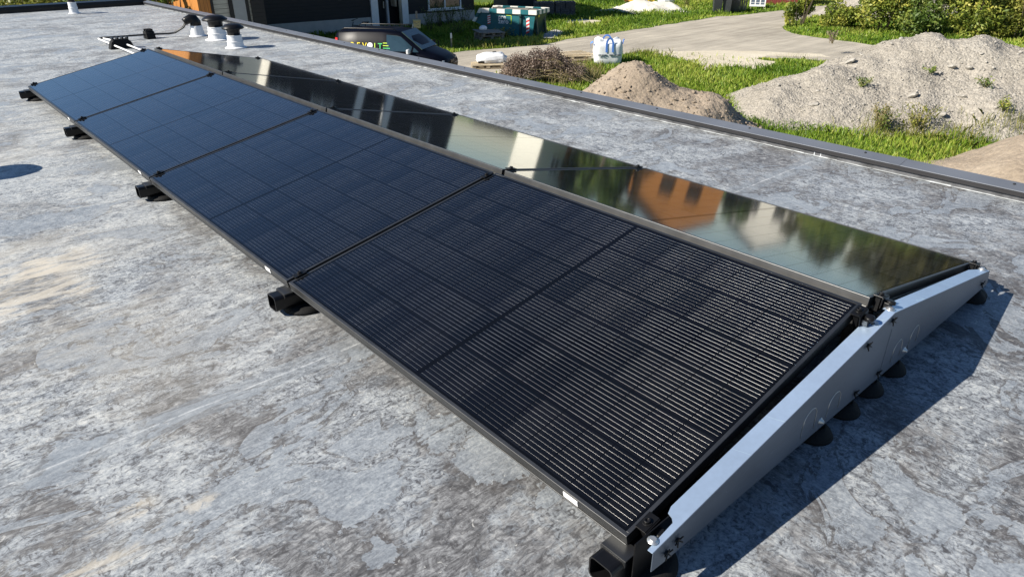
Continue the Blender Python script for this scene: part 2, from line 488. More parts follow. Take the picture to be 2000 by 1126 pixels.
M['rubber'] = simple('black_rubber', (0.009, 0.009, 0.009), 0.7, 0, 0.3, 30, spec=0.2, bump=0.2)
M['blackmetal'] = simple('black_coated_metal', (0.006, 0.006, 0.0065), 0.30, 0.0, 0.3, 20, spec=0.35)
M['steel'] = m_plate('galvanised_steel', (0.165, 0.20, 0.25), 0.42, 0.75)  # blue of the mirrored sky put into the plate's base colour
M['flange'] = m_plate('sky_tinted_flange', (0.47, 0.60, 0.77), 0.34, 0.6)  # lighter, bluer copy of the plate metal; sky reflection put into the colour
M['zinc'] = simple('bright_zinc', (0.62, 0.62, 0.60), 0.35, 0.8, 0.15, 20)
M['alu'] = simple('milky_aluminium', (0.70, 0.71, 0.72), 0.5, 0.0, 0.08, 9)
M['sticker'] = simple('white_sticker', (0.8, 0.8, 0.79), 0.4, 0, 0.05)
M['coping'] = simple('grey_coping_metal', (0.125, 0.137, 0.160), 0.45, 0.1, 0.12, 2.5, bump=0.02)
M['lip'] = simple('shade_coping_lip', (0.022, 0.022, 0.024), 0.6, 0.0, 0.2, 6, spec=0.08)  # lip darkened to stand in for the shadow gap under the coping
M['upstand'] = simple('dark_bitumen_upstand', (0.085, 0.087, 0.092), 0.6, 0, 0.7, 9, bump=0.35)
M['chalk'] = simple('pale_sealant', (0.36, 0.38, 0.39), 0.7, 0, 0.55, 14)
M['render'] = simple('dark_brick_wall', (0.12, 0.10, 0.09), 0.8, 0, 0.2)
M['cable'] = simple('black_cable', (0.02, 0.02, 0.02), 0.45, 0, 0.2)
M['whitepipe'] = simple('white_conduit', (0.75, 0.75, 0.73), 0.4, 0, 0.06)
M['soil'] = m_earth('grassy_soil', [(0.25, (0.05, 0.085, 0.014)), (0.5, (0.085, 0.135, 0.022)), (0.75, (0.14, 0.16, 0.045))], 3.0, 0.6)
M['road'] = m_earth('gravel_road', [(0.3, (0.25, 0.225, 0.182)), (0.5, (0.345, 0.315, 0.262)), (0.7, (0.46, 0.42, 0.345))], 2.6, 0.45, vs=14, peb=0.22)
def m_road():
    m = NT('gravel_road')
    v = m.scl((0.35, 3.2, 1), rot=(0, 0, rad(27)))
    tr = m.noise(v, 1.0, 5, 0.6, 0.4)
    n1 = m.noise(scale=0.5, det=5, rough=0.6); n2 = m.noise(scale=22, det=6, rough=0.75)
    f = m.math('ADD', m.math('MULTIPLY', tr, 0.40), m.math('ADD', m.math('MULTIPLY', n1, 0.30), m.math('MULTIPLY', n2, 0.30)))
    col = m.ramp(f, [(0.36, (0.24, 0.218, 0.178)), (0.48, (0.36, 0.328, 0.272)), (0.56, (0.44, 0.40, 0.33)), (0.66, (0.56, 0.51, 0.415))])
    m.bump(n2, 0.5, 0.03)
    return m.out(col, 0.9, 0, 0.2)
M['road'] = m_road()
M['bare'] = m_earth('pale_sandy_soil', [(0.3, (0.42, 0.37, 0.27)), (0.5, (0.56, 0.505, 0.395)), (0.7, (0.66, 0.61, 0.50))], 3.0, 0.5, vs=16, peb=0.15)
M['sand'] = m_earth('brown_sand', [(0.3, (0.20, 0.160, 0.120)), (0.5, (0.29, 0.238, 0.182)), (0.72, (0.37, 0.315, 0.25))], 2.4, 0.7, vs=13, peb=0.15)
M['gravel'] = m_earth('grey_gravel', [(0.3, (0.225, 0.202, 0.168)), (0.5, (0.325, 0.298, 0.254)), (0.7, (0.415, 0.39, 0.345))], 2.4, 1.0, vs=16, peb=0.40)
M['stone'] = simple('grey_stone', (0.33, 0.31, 0.275), 0.85, 0, 0.3, 5, bump=0.4)
M['whitesand'] = m_earth('white_sand', [(0.3, (0.55, 0.52, 0.44)), (0.5, (0.66, 0.63, 0.55)), (0.7, (0.74, 0.71, 0.64))], 3, 0.5)
M['grass'] = m_leaf('grass_blades', (0.07, 0.145, 0.012), (0.205, 0.325, 0.028), (0.41, 0.44, 0.09))
M['drygrass'] = m_leaf('dry_grass_blades', (0.12, 0.13, 0.035), (0.25, 0.22, 0.085), (0.36, 0.30, 0.15))
M['leafbush'] = m_leaf('bush_leaves', (0.075, 0.125, 0.020), (0.24, 0.29, 0.046), (0.50, 0.46, 0.10))
M['leafdark'] = m_leaf('dark_leaves', (0.045, 0.09, 0.017), (0.12, 0.185, 0.034), (0.27, 0.30, 0.065))
M['leafyel'] = m_leaf('yellow_green_leaves', (0.08, 0.11, 0.018), (0.22, 0.24, 0.042), (0.42, 0.38, 0.10))
M['leafolive'] = m_leaf('olive_leaves', (0.045, 0.048, 0.016), (0.115, 0.11, 0.034), (0.22, 0.185, 0.06))
M['deadleaf'] = m_leaf('dead_leaves', (0.085, 0.062, 0.052), (0.26, 0.195, 0.155), (0.46, 0.37, 0.30))
M['bark'] = simple('bark', (0.09, 0.07, 0.05), 0.85, 0, 0.3, 12, bump=0.5)
M['straw'] = simple('pale_stems', (0.30, 0.25, 0.12), 0.7, 0, 0.3, 9)
M['clad'] = m_wood_clad('black_timber_cladding', (0.010, 0.010, 0.012), 0.16)
M['greyclad'] = m_wood_clad('grey_siding', (0.40, 0.40, 0.355), 0.17)
M['orange'] = m_wood_clad('orange_timber', (0.42, 0.17, 0.035), 0.14, 0)
M['brick'] = m_wood_clad('orange_timber_house', (0.50, 0.21, 0.055), 0.15)
M['plinth'] = simple('concrete_plinth', (0.42, 0.41, 0.385), 0.8, 0, 0.12, 3)
M['white'] = simple('white_paint', (0.78, 0.78, 0.77), 0.5, 0, 0.05)
M['cream'] = simple('added_bay_cream', (0.74, 0.70, 0.60), 0.7, 0, 0.06)
M['greydoor'] = simple('grey_door', (0.30, 0.32, 0.335), 0.45, 0, 0.05)
M['roofdark'] = simple('dark_roof', (0.05, 0.045, 0.045), 0.7, 0, 0.2)
M['glass'] = simple('window_glass', (0.012, 0.016, 0.02), 0.06, 0, 0.1, spec=0.9)
M['pole'] = simple('grey_pole', (0.36, 0.37, 0.36), 0.45, 0.5, 0.1)
M['wood'] = simple('weathered_wood', (0.34, 0.28, 0.20), 0.75, 0, 0.3, 7, bump=0.2)
M['greywood'] = simple('old_grey_wood', (0.20, 0.18, 0.15), 0.8, 0, 0.3, 7, bump=0.2)
M['newwood'] = simple('fresh_planks', (0.52, 0.43, 0.29), 0.7, 0, 0.2, 7, bump=0.2)
M['yellowwood'] = simple('yellowed_board', (0.52, 0.42, 0.19), 0.6, 0, 0.1)
M['paint'] = simple('dark_blue_car_paint', (0.0025, 0.003, 0.007), 0.34, 0.0, 0.1, spec=0.10)
M['carglass'] = simple('car_glass', (0.02, 0.04, 0.05), 0.05, 0, 0.1, spec=1.0)
M['tyre'] = simple('tyre_rubber', (0.015, 0.015, 0.015), 0.8)
M['rim'] = simple('alloy_rim', (0.45, 0.45, 0.46), 0.35, 0.8)
M['redlight'] = simple('red_lamp_lens', (0.55, 0.03, 0.03), 0.2)
M['clear'] = simple('clear_lamp_lens', (0.6, 0.62, 0.64), 0.12)
M['tyel'] = simple('yellow_vinyl', (0.75, 0.62, 0.03), 0.5)
M['tlime'] = simple('lime_vinyl', (0.45, 0.65, 0.05), 0.5)
M['tgreen'] = simple('green_vinyl', (0.06, 0.48, 0.14), 0.5)
M['twhite'] = simple('white_vinyl', (0.8, 0.8, 0.8), 0.5)
M['teal'] = simple('teal_skip_paint', (0.012, 0.115, 0.135), 0.42, 0, 0.25, 2.2)
M['tealdark'] = simple('dark_green_skip_paint', (0.010, 0.045, 0.045), 0.45, 0, 0.2, 3)
M['cream_paint'] = simple('cream_stripe_paint', (0.74, 0.73, 0.66), 0.5, 0, 0.06)
M['redtape'] = simple('red_tape', (0.62, 0.035, 0.03), 0.4)
M['yellow'] = simple('yellow_tag', (0.6, 0.5, 0.05), 0.5)
M['bag'] = simple('white_woven_bag', (0.74, 0.76, 0.77), 0.7, 0, 0.06, 8, bump=0.25)
M['plastic'] = simple('white_plastic_wrap', (0.72, 0.73, 0.74), 0.3, 0, 0.1, 9, bump=0.4)
M['blue'] = simple('blue_strap', (0.07, 0.20, 0.58), 0.6)
M['ink'] = simple('dark_ink', (0.05, 0.08, 0.10), 0.6)
M['bin'] = simple('dark_grey_bin_plastic', (0.035, 0.04, 0.044), 0.45)
M['redhose'] = simple('red_hose', (0.50, 0.09, 0.06), 0.5)
M['yelhose'] = simple('yellow_hose', (0.65, 0.45, 0.04), 0.5)
M['redshed'] = m_wood_clad('dark_red_boards', (0.17, 0.028, 0.022), 0.15, 0)
M['signblue'] = simple('pale_blue_print', (0.50, 0.62, 0.78), 0.5)
M['signdark'] = simple('dark_print', (0.10, 0.13, 0.18), 0.5)
M['darkstone'] = simple('dark_paving_blocks', (0.07, 0.068, 0.07), 0.8, 0, 0.3, 4, bump=0.4)

# ------------------------------------------------------------------ the flat roofed building we stand on
RX0, RX1, RY0, RY1 = -6.0, 3.80, -5.0, 16.65
bld = empty('flat_roof_building', (0, 0, 0), label='flat roofed building whose grey stained bitumen roof carries the solar panels', cat='building')
b = MB(); b.box(((RX0 + RX1) / 2, (RY0 + RY1) / 2, -0.05), (RX1 - RX0 - 0.06, RY1 - RY0 - 0.06, 0.1)); b.build('roof_membrane', M['roof'], bld)
b = MB(); b.box(((RX0 + RX1) / 2, (RY0 + RY1) / 2, -1.69), (RX1 - RX0 - 0.12, RY1 - RY0 - 0.12, 3.17)); b.build('wall', M['render'], bld)
b = MB()
b.prism([(0, 0), (0.09, 0), (0.09, 0.045), (0.008, 0.045), (0.0, 0.03)], (3.672, RY0 + 0.04, 0.001), (1, 0, 0), (0, 0, 1), (0, 16.45 - RY0 - 0.045, 0))
b.build('parapet_upstand', M['upstand'], bld)
b = MB()
b.prism([(0, 0), (0.17, 0), (0.17, 0.085), (0.0, 0.085)], (RX0 + 0.04, 16.45, 0.001), (0, 1, 0), (0, 0, 1), (3.76 - RX0 - 0.05, 0, 0))
b.build('parapet_upstand', M['black'], bld)  # shade on this far face put into the colour as black
b = MB()
yk = RY0 + 0.02
b.prism([(3.664, 0.0635), (3.664, 0.0585), (3.765, 0.077), (3.768, 0.0), (3.775, 0.0), (3.772, 0.083)], (0, yk, 0), (1, 0, 0), (0, 0, 1), (0, 16.62 - yk, 0))
b.build('parapet_coping', M['coping'], bld, 0.0015)
b = MB()
b.prism([(3.6645, 0.058), (3.656, 0.036), (3.660, 0.034), (3.672, 0.046), (3.70, 0.0640)], (0, yk, 0), (1, 0, 0), (0, 0, 1), (0, 16.62 - yk, 0))
b.build('coping_shade_lip', M['lip'], bld)
b = MB()
b.prism([(-0.025, -0.035), (-0.015, -0.035), (-0.006, 0.012), (0.19, 0.030), (0.21, -0.05), (0.218, -0.05), (0.212, 0.036), (-0.016, 0.022)],
        (RX0 + 0.02, 16.455, 0.090), (0, 1, 0), (0, 0, 1), (3.68 - RX0, 0, 0))
b.build('parapet_coping', M['black'], bld, 0.003)  # far coping blackened too, holding the same shade
for k in range(16):
    b = MB(); b.lathe([(0.008, 0), (0.008, 0.004), (0.004, 0.007)], (3.735, -0.6 + k * 0.86, 0.0755), 8); b.build('coping_screw', M['blackmetal'], bld)
for yy in (0.9, 3.95, 7.0, 10.0, 13.0):
    b = MB(); b.hexa([(3.662, yy - .03, .060), (3.776, yy - .03, .080), (3.776, yy + .03, .080), (3.662, yy + .03, .060), (3.662, yy - .03, .0650), (3.776, yy - .03, .0852), (3.776, yy + .03, .0852), (3.662, yy + .03, .0650)]); b.build('coping_joint_cover', M['coping'], bld)
b = MB()
for k in range(90):
    y0 = RY0 + 0.1 + k * 0.2372
    w = 0.004 + 0.009 * random.random()
    b.add([(3.671 - w, y0, 0.0035), (3.6715, y0, 0.005 + 0.005 * random.random()), (3.6715, y0 + 0.236, 0.006), (3.671 - w, y0 + 0.236, 0.0035)], [(0, 1, 2, 3)])
for yy in (1.38, 4.62, 7.85, 11.1, 14.3):
    for dy in (0, 0.045):
        b.add([(3.6705, yy + dy, 0.004), (3.6705, yy + dy + 0.008, 0.004), (3.6705, yy + dy + 0.007, 0.033), (3.6705, yy + dy + 0.001, 0.033)], [(0, 1, 2, 3)])
b.build('sealant_line', M['chalk'], bld)

# ------------------------------------------------------------------ solar panels
def make_panel():
    root = empty('solar_panel')
    w = 0.011; d = 0.035
    f = MB()
    f.box((w / 2, PL / 2, -d / 2), (w, PL, d)); f.box((PW - w / 2, PL / 2, -d / 2), (w, PL, d))
    f.box((PW / 2, w / 2, -d / 2), (PW - 2 * w, w, d)); f.box((PW / 2, PL - w / 2, -d / 2), (PW - 2 * w, w, d))
    f.box((-0.0015, PL / 2, -d + 0.003), (0.003, PL - 0.004, 0.004)); f.box((PW + 0.0015, PL / 2, -d + 0.003), (0.003, PL - 0.004, 0.004))
    f.build('frame', M['frame'], root, 0.0012)
    g = MB(); g.box((PW / 2, PL / 2, -0.0045), (PW - 2 * w + 0.002, PL - 2 * w + 0.002, 0.006)); g.build('glass', M['cells'], root)
    q = MB(); q.box((-0.0012, 0.185, -0.016), (0.002, 0.05, 0.018)); q.build('sticker', M['sticker'], root)
    return root
place = ['nearest', 'second nearest', 'third nearest', 'farthest']
lookL = ['black panel with crisp silver wires beside the steel end plate, on the left slope',
         'dark panel on the left slope, between the nearest panel and the bluish ones behind it',
         'bluish panel on the left slope, second from the far end of the row',
         'plain sky blue panel without visible wires at the far end of the left slope']
lookR = ['panel mirroring the orange house and trees, nearest on the slope facing the parapet',
         'panel mirroring a pale wall strip, second nearest on the slope facing the parapet',
         'black panel mirroring pale columns, second from the far end, facing the parapet',
         'panel mirroring a bright wall at the far end of the slope facing the parapet']
proto = make_panel()
for i in range(4):
    o = proto if i == 0 else copy_tree(proto)
    o.location = (0, i * PITCH + 0.010, ZE); o.rotation_euler = (0, -TH, 0)
    tag(o, lookL[i], 'solar panel', 'solar panels on the left slope')
for i in range(4):
    o = copy_tree(proto)
    o.location = (XR, i * PITCH + 0.010 + PL, ZE); o.rotation_euler = (0, -TH, math.pi)
    tag(o, lookR[i], 'solar panel', 'solar panels on the right slope')
    st = [c for c in o.children if c.name.startswith('sticker')][0]
    bpy.data.objects.remove(st)

# mounting rails, one under every joint: hollow box, rubber pads, bracket, clamps
def rrect(hw, hz, r, n=4):
    out = []
    for cx, cz, a0 in ((hw - r, hz - r, 0), (-hw + r, hz - r, 90), (-hw + r, -hz + r, 180), (hw - r, -hz + r, 270)):
        for k in range(n + 1):
            a = rad(a0 + 90 * k / n); out.append((cx + r * math.cos(a), cz + r * math.sin(a)))
    return out
def make_rail():
    root = empty('mounting_rail')
    t = MB()
    xo0, xo1 = -0.078, XR + 0.06
    zc = 0.056
    o_ = rrect(0.036, 0.033, 0.014); i_ = rrect(0.0318, 0.0288, 0.011)
    n = len(o_)
    vs = [(xo0, y, z + zc) for y, z in o_] + [(xo0, y, z + zc) for y, z in i_] + [(xo1, y, z + zc) for y, z in o_] + [(xo1, y, z + zc) for y, z in i_]
    fs = []
    for k in range(n):
        k2 = (k + 1) % n
        fs += [(k, k2, n + k2, n + k), (2 * n + k, 3 * n + k, 3 * n + k2, 2 * n + k2), (k, 2 * n + k, 2 * n + k2, k2), (n + k, n + k2, 3 * n + k2, 3 * n + k)]
    t.add(vs, fs)
    for xx in (0.03,):
        t.box((xx, 0, zc), (0.004, 0.06, 0.055))
    t.build('box_rail', M['blackmetal'], root)
    for xx in (0.06, XR - 0.06):
        p = MB(); p.lathe([(0.095, 0.001), (0.095, 0.010), (0.075, 0.024), (0.045, 0.026)], (xx, -0.01, 0), 28); p.build('rubber_pad', M['rubber'], root)
    for xx, s in ((-0.010, 1), (XR + 0.010, -1)):
        br = MB(); br.box((xx, 0.0, 0.092), (0.05, 0.075, 0.004)); br.box((xx - 0.0265 * s, 0, 0.083), (0.003, 0.075, 0.018))
        br.build('bracket', M['frame'], root)
    for xx in (X1 - 0.03, X1 + GAP + 0.03):
        up = MB(); up.box((xx, 0, 0.19), (0.03, 0.03, 0.20)); up.build('ridge_post', M['blackmetal'], root)
    return root
def make_clamp(root, x, z, tilt, end):
    R = Matrix.Rotation(tilt, 3, 'Y')
    c = MB()
    off = Vector((x, 0, z))
    def bx(p, d): c.box(off + R @ Vector(p), d, R)
    bx((0, 0, 0.006), (0.055, 0.030, 0.005)); bx((0, -0.016 if end else 0, -0.012), (0.055, 0.004, 0.036)); bx((0, 0, -0.020), (0.036, 0.016, 0.05))
    c.lathe([(0.0085, 0), (0.0085, 0.009), (0.004, 0.009), (0.004, 0.005)], off + R @ Vector((0, 0, 0.008)), 12, R=R)
    c.lathe([(0.013, 0), (0.013, 0.002)], off + R @ Vector((0, 0, 0.0085)), 14, R=R)
    if end:
        c.lathe([(0.015, 0), (0.015, 0.010), (0.010, 0.013)], off + R @ Vector((0.002, -0.034, -0.012)), 14, R=R)
        bx((0, -0.028, -0.018), (0.034, 0.018, 0.020))
    return c.build('clamp', M['black'], root, 0.001)
def slope_pt(s, right=False):
    x = s * math.cos(TH); z = ZE + s * math.sin(TH)
    return (XR - x if right else x), z
rail0 = make_rail()
rl = ['black mounting rail with its hollow end showing at the near bottom corner of the row',
      'black mounting rail end poking out at the first joint from the near corner',
      'black mounting rail end poking out at the middle joint of the row',
      'black mounting rail end poking out at the joint before the sky blue panel',
      'black mounting rail end poking out at the far end of the row']
for j in range(5):
    o = rail0 if j == 0 else copy_tree(rail0)
    o.location = (0, j * PITCH + (0.018 if j == 0 else (-0.01 if j == 4 else 0)), 0)
    tag(o, rl[j], 'rail', 'mounting rails under the panel joints')
rails = [o for o in COL.objects if o.name.startswith('mounting_rail')]
for j, o in enumerate(sorted(rails, key=lambda q: q.location.y)):
    for right in (False, True):
        for s in (0.06, PW - 0.05):
            x, z = slope_pt(s, right)
            c = make_clamp(o, x, z, (TH if right else -TH), j == 0)
            if j == 0: c.location.y = -0.018 - 0.004
            if j == 4: c.location.y = 0.012

# bare steel end plate
YP = -0.072
pl = empty('steel_end_plate', (0, YP, 0), label='bare bluish steel end plate closing the near gable of the panel row', cat='end plate')
prof = [(-0.006, 0.083), (0.04, 0.079), (2.215, 0.067), (2.222, 0.075), (2.196, 0.139), (1.178, 0.322), (-0.006, 0.142)]
q = MB(); q.prism(prof, (0, 0, 0), (1, 0, 0), (0, 0, 1), (0, 0.0022, 0)); q.build('plate', M['steel'], pl, 0.0006)
def top_z(x):
    return 0.142 + (x + 0.006) * (0.322 - 0.142) / 1.184 if x < 1.178 else 0.322 - (x - 1.178) * (0.183 / 1.018)
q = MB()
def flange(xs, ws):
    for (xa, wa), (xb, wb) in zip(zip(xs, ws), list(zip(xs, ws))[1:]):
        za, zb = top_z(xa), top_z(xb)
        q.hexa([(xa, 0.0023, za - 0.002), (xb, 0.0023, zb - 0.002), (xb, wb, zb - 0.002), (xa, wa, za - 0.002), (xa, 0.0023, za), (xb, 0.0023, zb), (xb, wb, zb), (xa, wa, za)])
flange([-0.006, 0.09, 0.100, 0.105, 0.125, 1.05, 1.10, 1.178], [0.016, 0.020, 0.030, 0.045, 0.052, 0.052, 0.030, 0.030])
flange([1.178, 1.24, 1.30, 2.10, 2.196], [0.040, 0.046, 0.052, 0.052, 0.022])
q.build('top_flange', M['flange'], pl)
for x, z in ((1.09, 0.306), (1.19, 0.320), (0.02, 0.146), (2.17, 0.146)):
    q = MB(); q.lathe([(0.014, 0), (0.014, 0.003), (0.008, 0.003), (0.008, 0.008)], (x, 0.022, z), 12); q.build('washer_bolt', M['zinc'], pl)
q = MB(); q.prism([(-0.02, 0.004), (2.24, 0.004), (2.20, 0.124), (1.178, 0.306), (0.10, 0.152), (-0.02, 0.148)], (0, 0.040, 0), (1, 0, 0), (0, 0, 1), (0, 0.003, 0)); q.build('sun_stop_strip', M['black'], pl)  # black sheet added to stop sun leaking under the panels
def pin(x, z, s=1.0):
    c = MB()
    Rr = Matrix.Rotation(rad(90), 3, 'X')
    c.lathe([(0.007 * s, -0.001), (0.007 * s, 0.004), (0.003, 0.006)], (x, 0, z), 10, R=Rr)
    for a in range(5):
        an = a * 1.26 + x * 7
        c.tube([(x, -0.004, z), (x + 0.016 * s * math.cos(an), -0.008, z + 0.016 * s * math.sin(an))], 0.0021, 5)
    c.build('push_pin', M['black'], pl)
for x, z in ((1.165, 0.300), (1.004, 0.275), (1.164, 0.102), (1.003, 0.100), (0.085, 0.121), (0.046, 0.108), (2.128, 0.102)): pin(x, z)
for x, z in ((1.369, 0.104), (0.779, 0.107)):
    c = MB(); Rr = Matrix.Rotation(rad(90), 3, 'X')
    c.lathe([(0.012, -0.001), (0.012, 0.002), (0.008, 0.002), (0.008, 0.007), (0.005, 0.007), (0.005, 0.012)], (x, 0, z), 12, R=Rr)
    c.build('hex_bolt', M['zinc'], pl)
for x, z, w, h in ((0.70, 0.105, 0.075, 0.085), (0.852, 0.10, 0.075, 0.075), (1.295, 0.10, 0.07, 0.075), (1.435, 0.10, 0.07, 0.075)):
    c = MB(); path = [(x - w / 2, -0.0008, z)] + [(x - w / 2 * math.cos(rad(a)), -0.0008, z + h - w / 2 + w / 2 * math.sin(rad(a))) for a in range(0, 181, 20)] + [(x + w / 2, -0.0008, z)]
    c.tube(path, 0.0011, 4); c.build('pressed_line', M['zinc'], pl)
c = MB()
c.prism([(1.183, 0.10), (1.186, 0.10), (1.186, 0.26), (1.183, 0.26)], (0, -0.0010, 0), (1, 0, 0), (0, 0, 1), (0, 0.0009, 0)); c.build('sheet_lap', M['steel'], pl)
for k, (x, lab) in enumerate(((0.845, 'black rubber disc under the end plate, lowest of the four in its middle'), (1.03, 'black rubber disc under the end plate, second from the low end of the middle four'),
                              (1.205, 'black rubber disc under the end plate, third from the low end of the middle four'), (1.385, 'black rubber disc under the end plate, topmost of the four in its middle'),
                              (2.19, 'black rubber disc under the far tip of the end plate'))):
    e = empty('support_disc', (x, -0.035, 0), label=lab, cat='support pad', group='rubber discs under the end plate')
    c = MB(); c.lathe([(0.058, 0.001), (0.060, 0.005), (0.058, 0.010), (0.050, 0.024), (0.036, 0.036), (0.03, 0.040)], (0, 0, 0), 32); c.build('disc', M['rubber'], e)
    c = MB(); c.lathe([(0.026, 0.039), (0.026, 0.066), (0.02, 0.068)], (0, 0, 0), 16); c.build('stud', M['blackmetal'], e)

# ------------------------------------------------------------------ roof vents, pipes
def vent(x, y, s, label, group='mushroom roof vents', hh=1.0):
    e = empty('roof_vent', (x, y, 0), label=label, cat='roof vent', group=group)
    c = MB(); c.lathe([(0.175 * s, 0.003), (0.172 * s, 0.010), (0.128 * s, 0.022), (0.122 * s, 0.08 * hh), (0.127 * s, 0.083 * hh), (0.127 * s, 0.096 * hh), (0.120 * s, 0.10 * hh), (0.112 * s, 0.165 * hh), (0.118 * s, 0.168 * hh), (0.118 * s, 0.178 * hh), (0.10 * s, 0.18 * hh)], (0, 0, 0), 64, smooth=False)
    c.build('metal_collar', M['alu'], e)
    c = MB(); c.lathe([(0.098 * s, 0.17 * hh), (0.100 * s, 0.235 * hh), (0.110 * s, 0.25 * hh), (0.118 * s, 0.262 * hh)], (0, 0, 0), 36)
    c.build('neck', M['black'], e)
    c = MB(); c.lathe([(0.112 * s, 0.258 * hh), (0.165 * s, 0.262 * hh), (0.174 * s, 0.272 * hh), (0.170 * s, 0.287 * hh), (0.140 * s, 0.305 * hh), (0.125 * s, 0.322 * hh), (0.08 * s, 0.332 * hh), (0.02 * s, 0.335 * hh)], (0, 0, 0), 36)
    c.build('cap', M['black'], e)
    return e
vent(2.82, 10.02, 1.0, 'larger mushroom roof vent with silver collar, between elbow pipe and smaller vent')
vent(2.70, 9.07, 0.82, 'smaller mushroom roof vent with black cap, nearest to the far end of the panels', hh=0.92)
vent(2.15, 15.5, 0.62, 'slim black capped vent pipe alone near the far roof edge', hh=1.15)
vent(-1.02, 4.98, 1.0, 'roof vent outside the left of the picture that throws the round shadow', hh=1.3)
e = empty('elbow_vent', (2.745, 10.62, 0), label='vent pipe with black elbow head that swallows the black cables', cat='vent pipe')
c = MB(); c.lathe([(0.125, 0.003), (0.12, 0.010), (0.098, 0.02), (0.085, 0.13), (0.08, 0.15), (0.06, 0.152)], (0, 0, 0), 64, smooth=False); c.build('metal_collar', M['alu'], e)
c = MB(); c.tube([(0.0, 0, 0.14), (0, 0, 0.20), (-0.02, 0.005, 0.235), (-0.06, 0.012, 0.245), (-0.115, 0.022, 0.225), (-0.15, 0.03, 0.20)], [0.078, 0.078, 0.074, 0.066, 0.055, 0.05], 16)
c.build('elbow_head', M['black'], e)
def cab(dx, dy):
    return [(2.745 - 0.13, 10.65 + dy, 0.205), (2.58, 10.72 + dy, 0.13), (2.47, 10.80 + dy, 0.055 + dx), (2.40, 10.84 + dy, 0.045 + dx), (2.15, 10.86 + dy, 0.055 + dx), (1.85, 10.86 + dy, 0.06 + dx), (1.52, 10.88 + dy, 0.062 + dx), (1.47, 10.83 + dy, 0.060 + dx)]
c = MB(); c.tube(cab(0, 0), 0.012, 8); tag(c.build('black_cable', M['cable']), 'black cable bending down from the elbow pipe, rear one of the pair', 'cable', 'cables across the far roof')
c = MB(); c.tube(cab(0.004, -0.045), 0.012, 8); tag(c.build('black_cable', M['cable']), 'black cable bending down from the elbow pipe, front one of the pair', 'cable', 'cables across the far roof')
for dx, lab in ((0.0, 'white conduit coming from under the far panel end, left of the pair'), (0.15, 'white conduit coming from under the far panel end, right of the pair')):
    c = MB(); c.tube([(1.45 + dx * 0.4, 10.80 + dx * 0.2, 0.062), (1.46 + dx, 10.2, 0.05), (1.46 + dx, 9.5, 0.045), (1.45 + dx, 8.6, 0.04), (1.35 + dx, 7.0, 0.05)], 0.012, 8)
    tag(c.build('white_conduit', M['whitepipe']), lab, 'conduit', 'white conduits at the far panel end')
for (x, y, a, lab) in ((1.52, 10.10, 0.0, 'black rubber cable support block under the white conduits'), (2.13, 10.84, 1.57, 'black rubber cable support block in the middle of the black cables')):
    e = empty('cable_block', (x + (0.03 if a == 0 else 0), y, 0), a, lab, 'support block', 'cable support blocks')
    c = MB(); c.prism([(-0.15, 0), (0.15, 0), (0.12, 0.085), (0.09, 0.115), (-0.09, 0.115), (-0.12, 0.085)] if a == 0 else [(-0.10, 0), (0.10, 0), (0.08, 0.075), (0.055, 0.105), (-0.055, 0.105), (-0.08, 0.075)], (0, -0.06, 0.001), (1, 0, 0), (0, 0, 1), (0, 0.12, 0)); c.build('foot', M['rubber'], e, 0.006)
    for dx in ((-0.09, -0.03, 0.03, 0.09) if a == 0 else (-0.04, 0.04)):
        c = MB(); c.box((dx, 0, 0.129 if a == 0 else 0.119), (0.02, 0.1, 0.03)); c.build('cable_clip', M['black'], e)

# ------------------------------------------------------------------ ground, road, bare soil
def sheet(name, poly, z, mat, kind='structure', jag=0.12, step=0.35):
    pts = []
    for a, c in zip(poly, poly[1:] + poly[:1]):
        L = math.hypot(c[0] - a[0], c[1] - a[1]); k = max(1, int(L / step))
        nx, ny = (-(c[1] - a[1]) / L, (c[0] - a[0]) / L)
        for i in range(k):
            t = i / k
            x = a[0] + (c[0] - a[0]) * t; y = a[1] + (c[1] - a[1]) * t
            j = (mn.noise(Vector((x * 0.9, y * 0.9, 3.3))) * 1.6 + mn.noise(Vector((x * 3, y * 3, 1.3)))) * jag
            pts.append((x + nx * j, y + ny * j))
    me = bpy.data.meshes.new(name)
    bm = bmesh.new()
    vs = [bm.verts.new((x, y, z)) for x, y in pts]
    f = bm.faces.new(vs)
    bmesh.ops.triangulate(bm, faces=[f])
    bmesh.ops.recalc_face_normals(bm, faces=bm.faces)
    for f in bm.faces:
        if f.normal.z < 0: f.normal_flip()
    bm.to_mesh(me); bm.free()
    me.materials.append(mat)
    o = bpy.data.objects.new(name, me); COL.objects.link(o)
    tag(o, kind=kind)
    return pts
b = MB(); b.add([(-260, -200, ZG), (300, -200, ZG), (300, 300, ZG), (-260, 300, ZG)], [(0, 1, 2, 3)])
tag(b.build('ground', M['soil']), kind='structure')
def gp(*px): return [tuple(G(u, v).xy) for u, v in px]
road_poly = [(3.0, 34.0), (9.0, 28.3)] + gp((868, 107), (930, 99), (990, 93), (1052, 88), (1137, 73), (1197, 65), (1250, 57), (1312, 47), (1400, 33), (1450, 30), (1500, 24), (1558, 16), (1640, 8)) + \
    [(58.0, 25.5), (70, 30), (75, 22), (60, 20.6)] + gp((1690, 13), (1640, 22), (1590, 32), (1556, 42), (1534, 50), (1527, 57), (1545, 65), (1600, 74), (1700, 89), (1745, 95)) + \
    [(33.5, 10.0), (36, 7.0), (42, 3.0), (60, -6), (58, -12), (40, -4), (33, 1.5), (28.5, 6.0), (26, 9.5)] + \
    gp((1620, 119), (1500, 114), (1400, 108), (1290, 101), (1215, 106), (1140, 118), (1090, 127), (1000, 138), (930, 147)) + [(13.0, 19.5), (11.0, 14.5), (8.0, 11.0), (4.2, 12), (3.0, 20.0)]
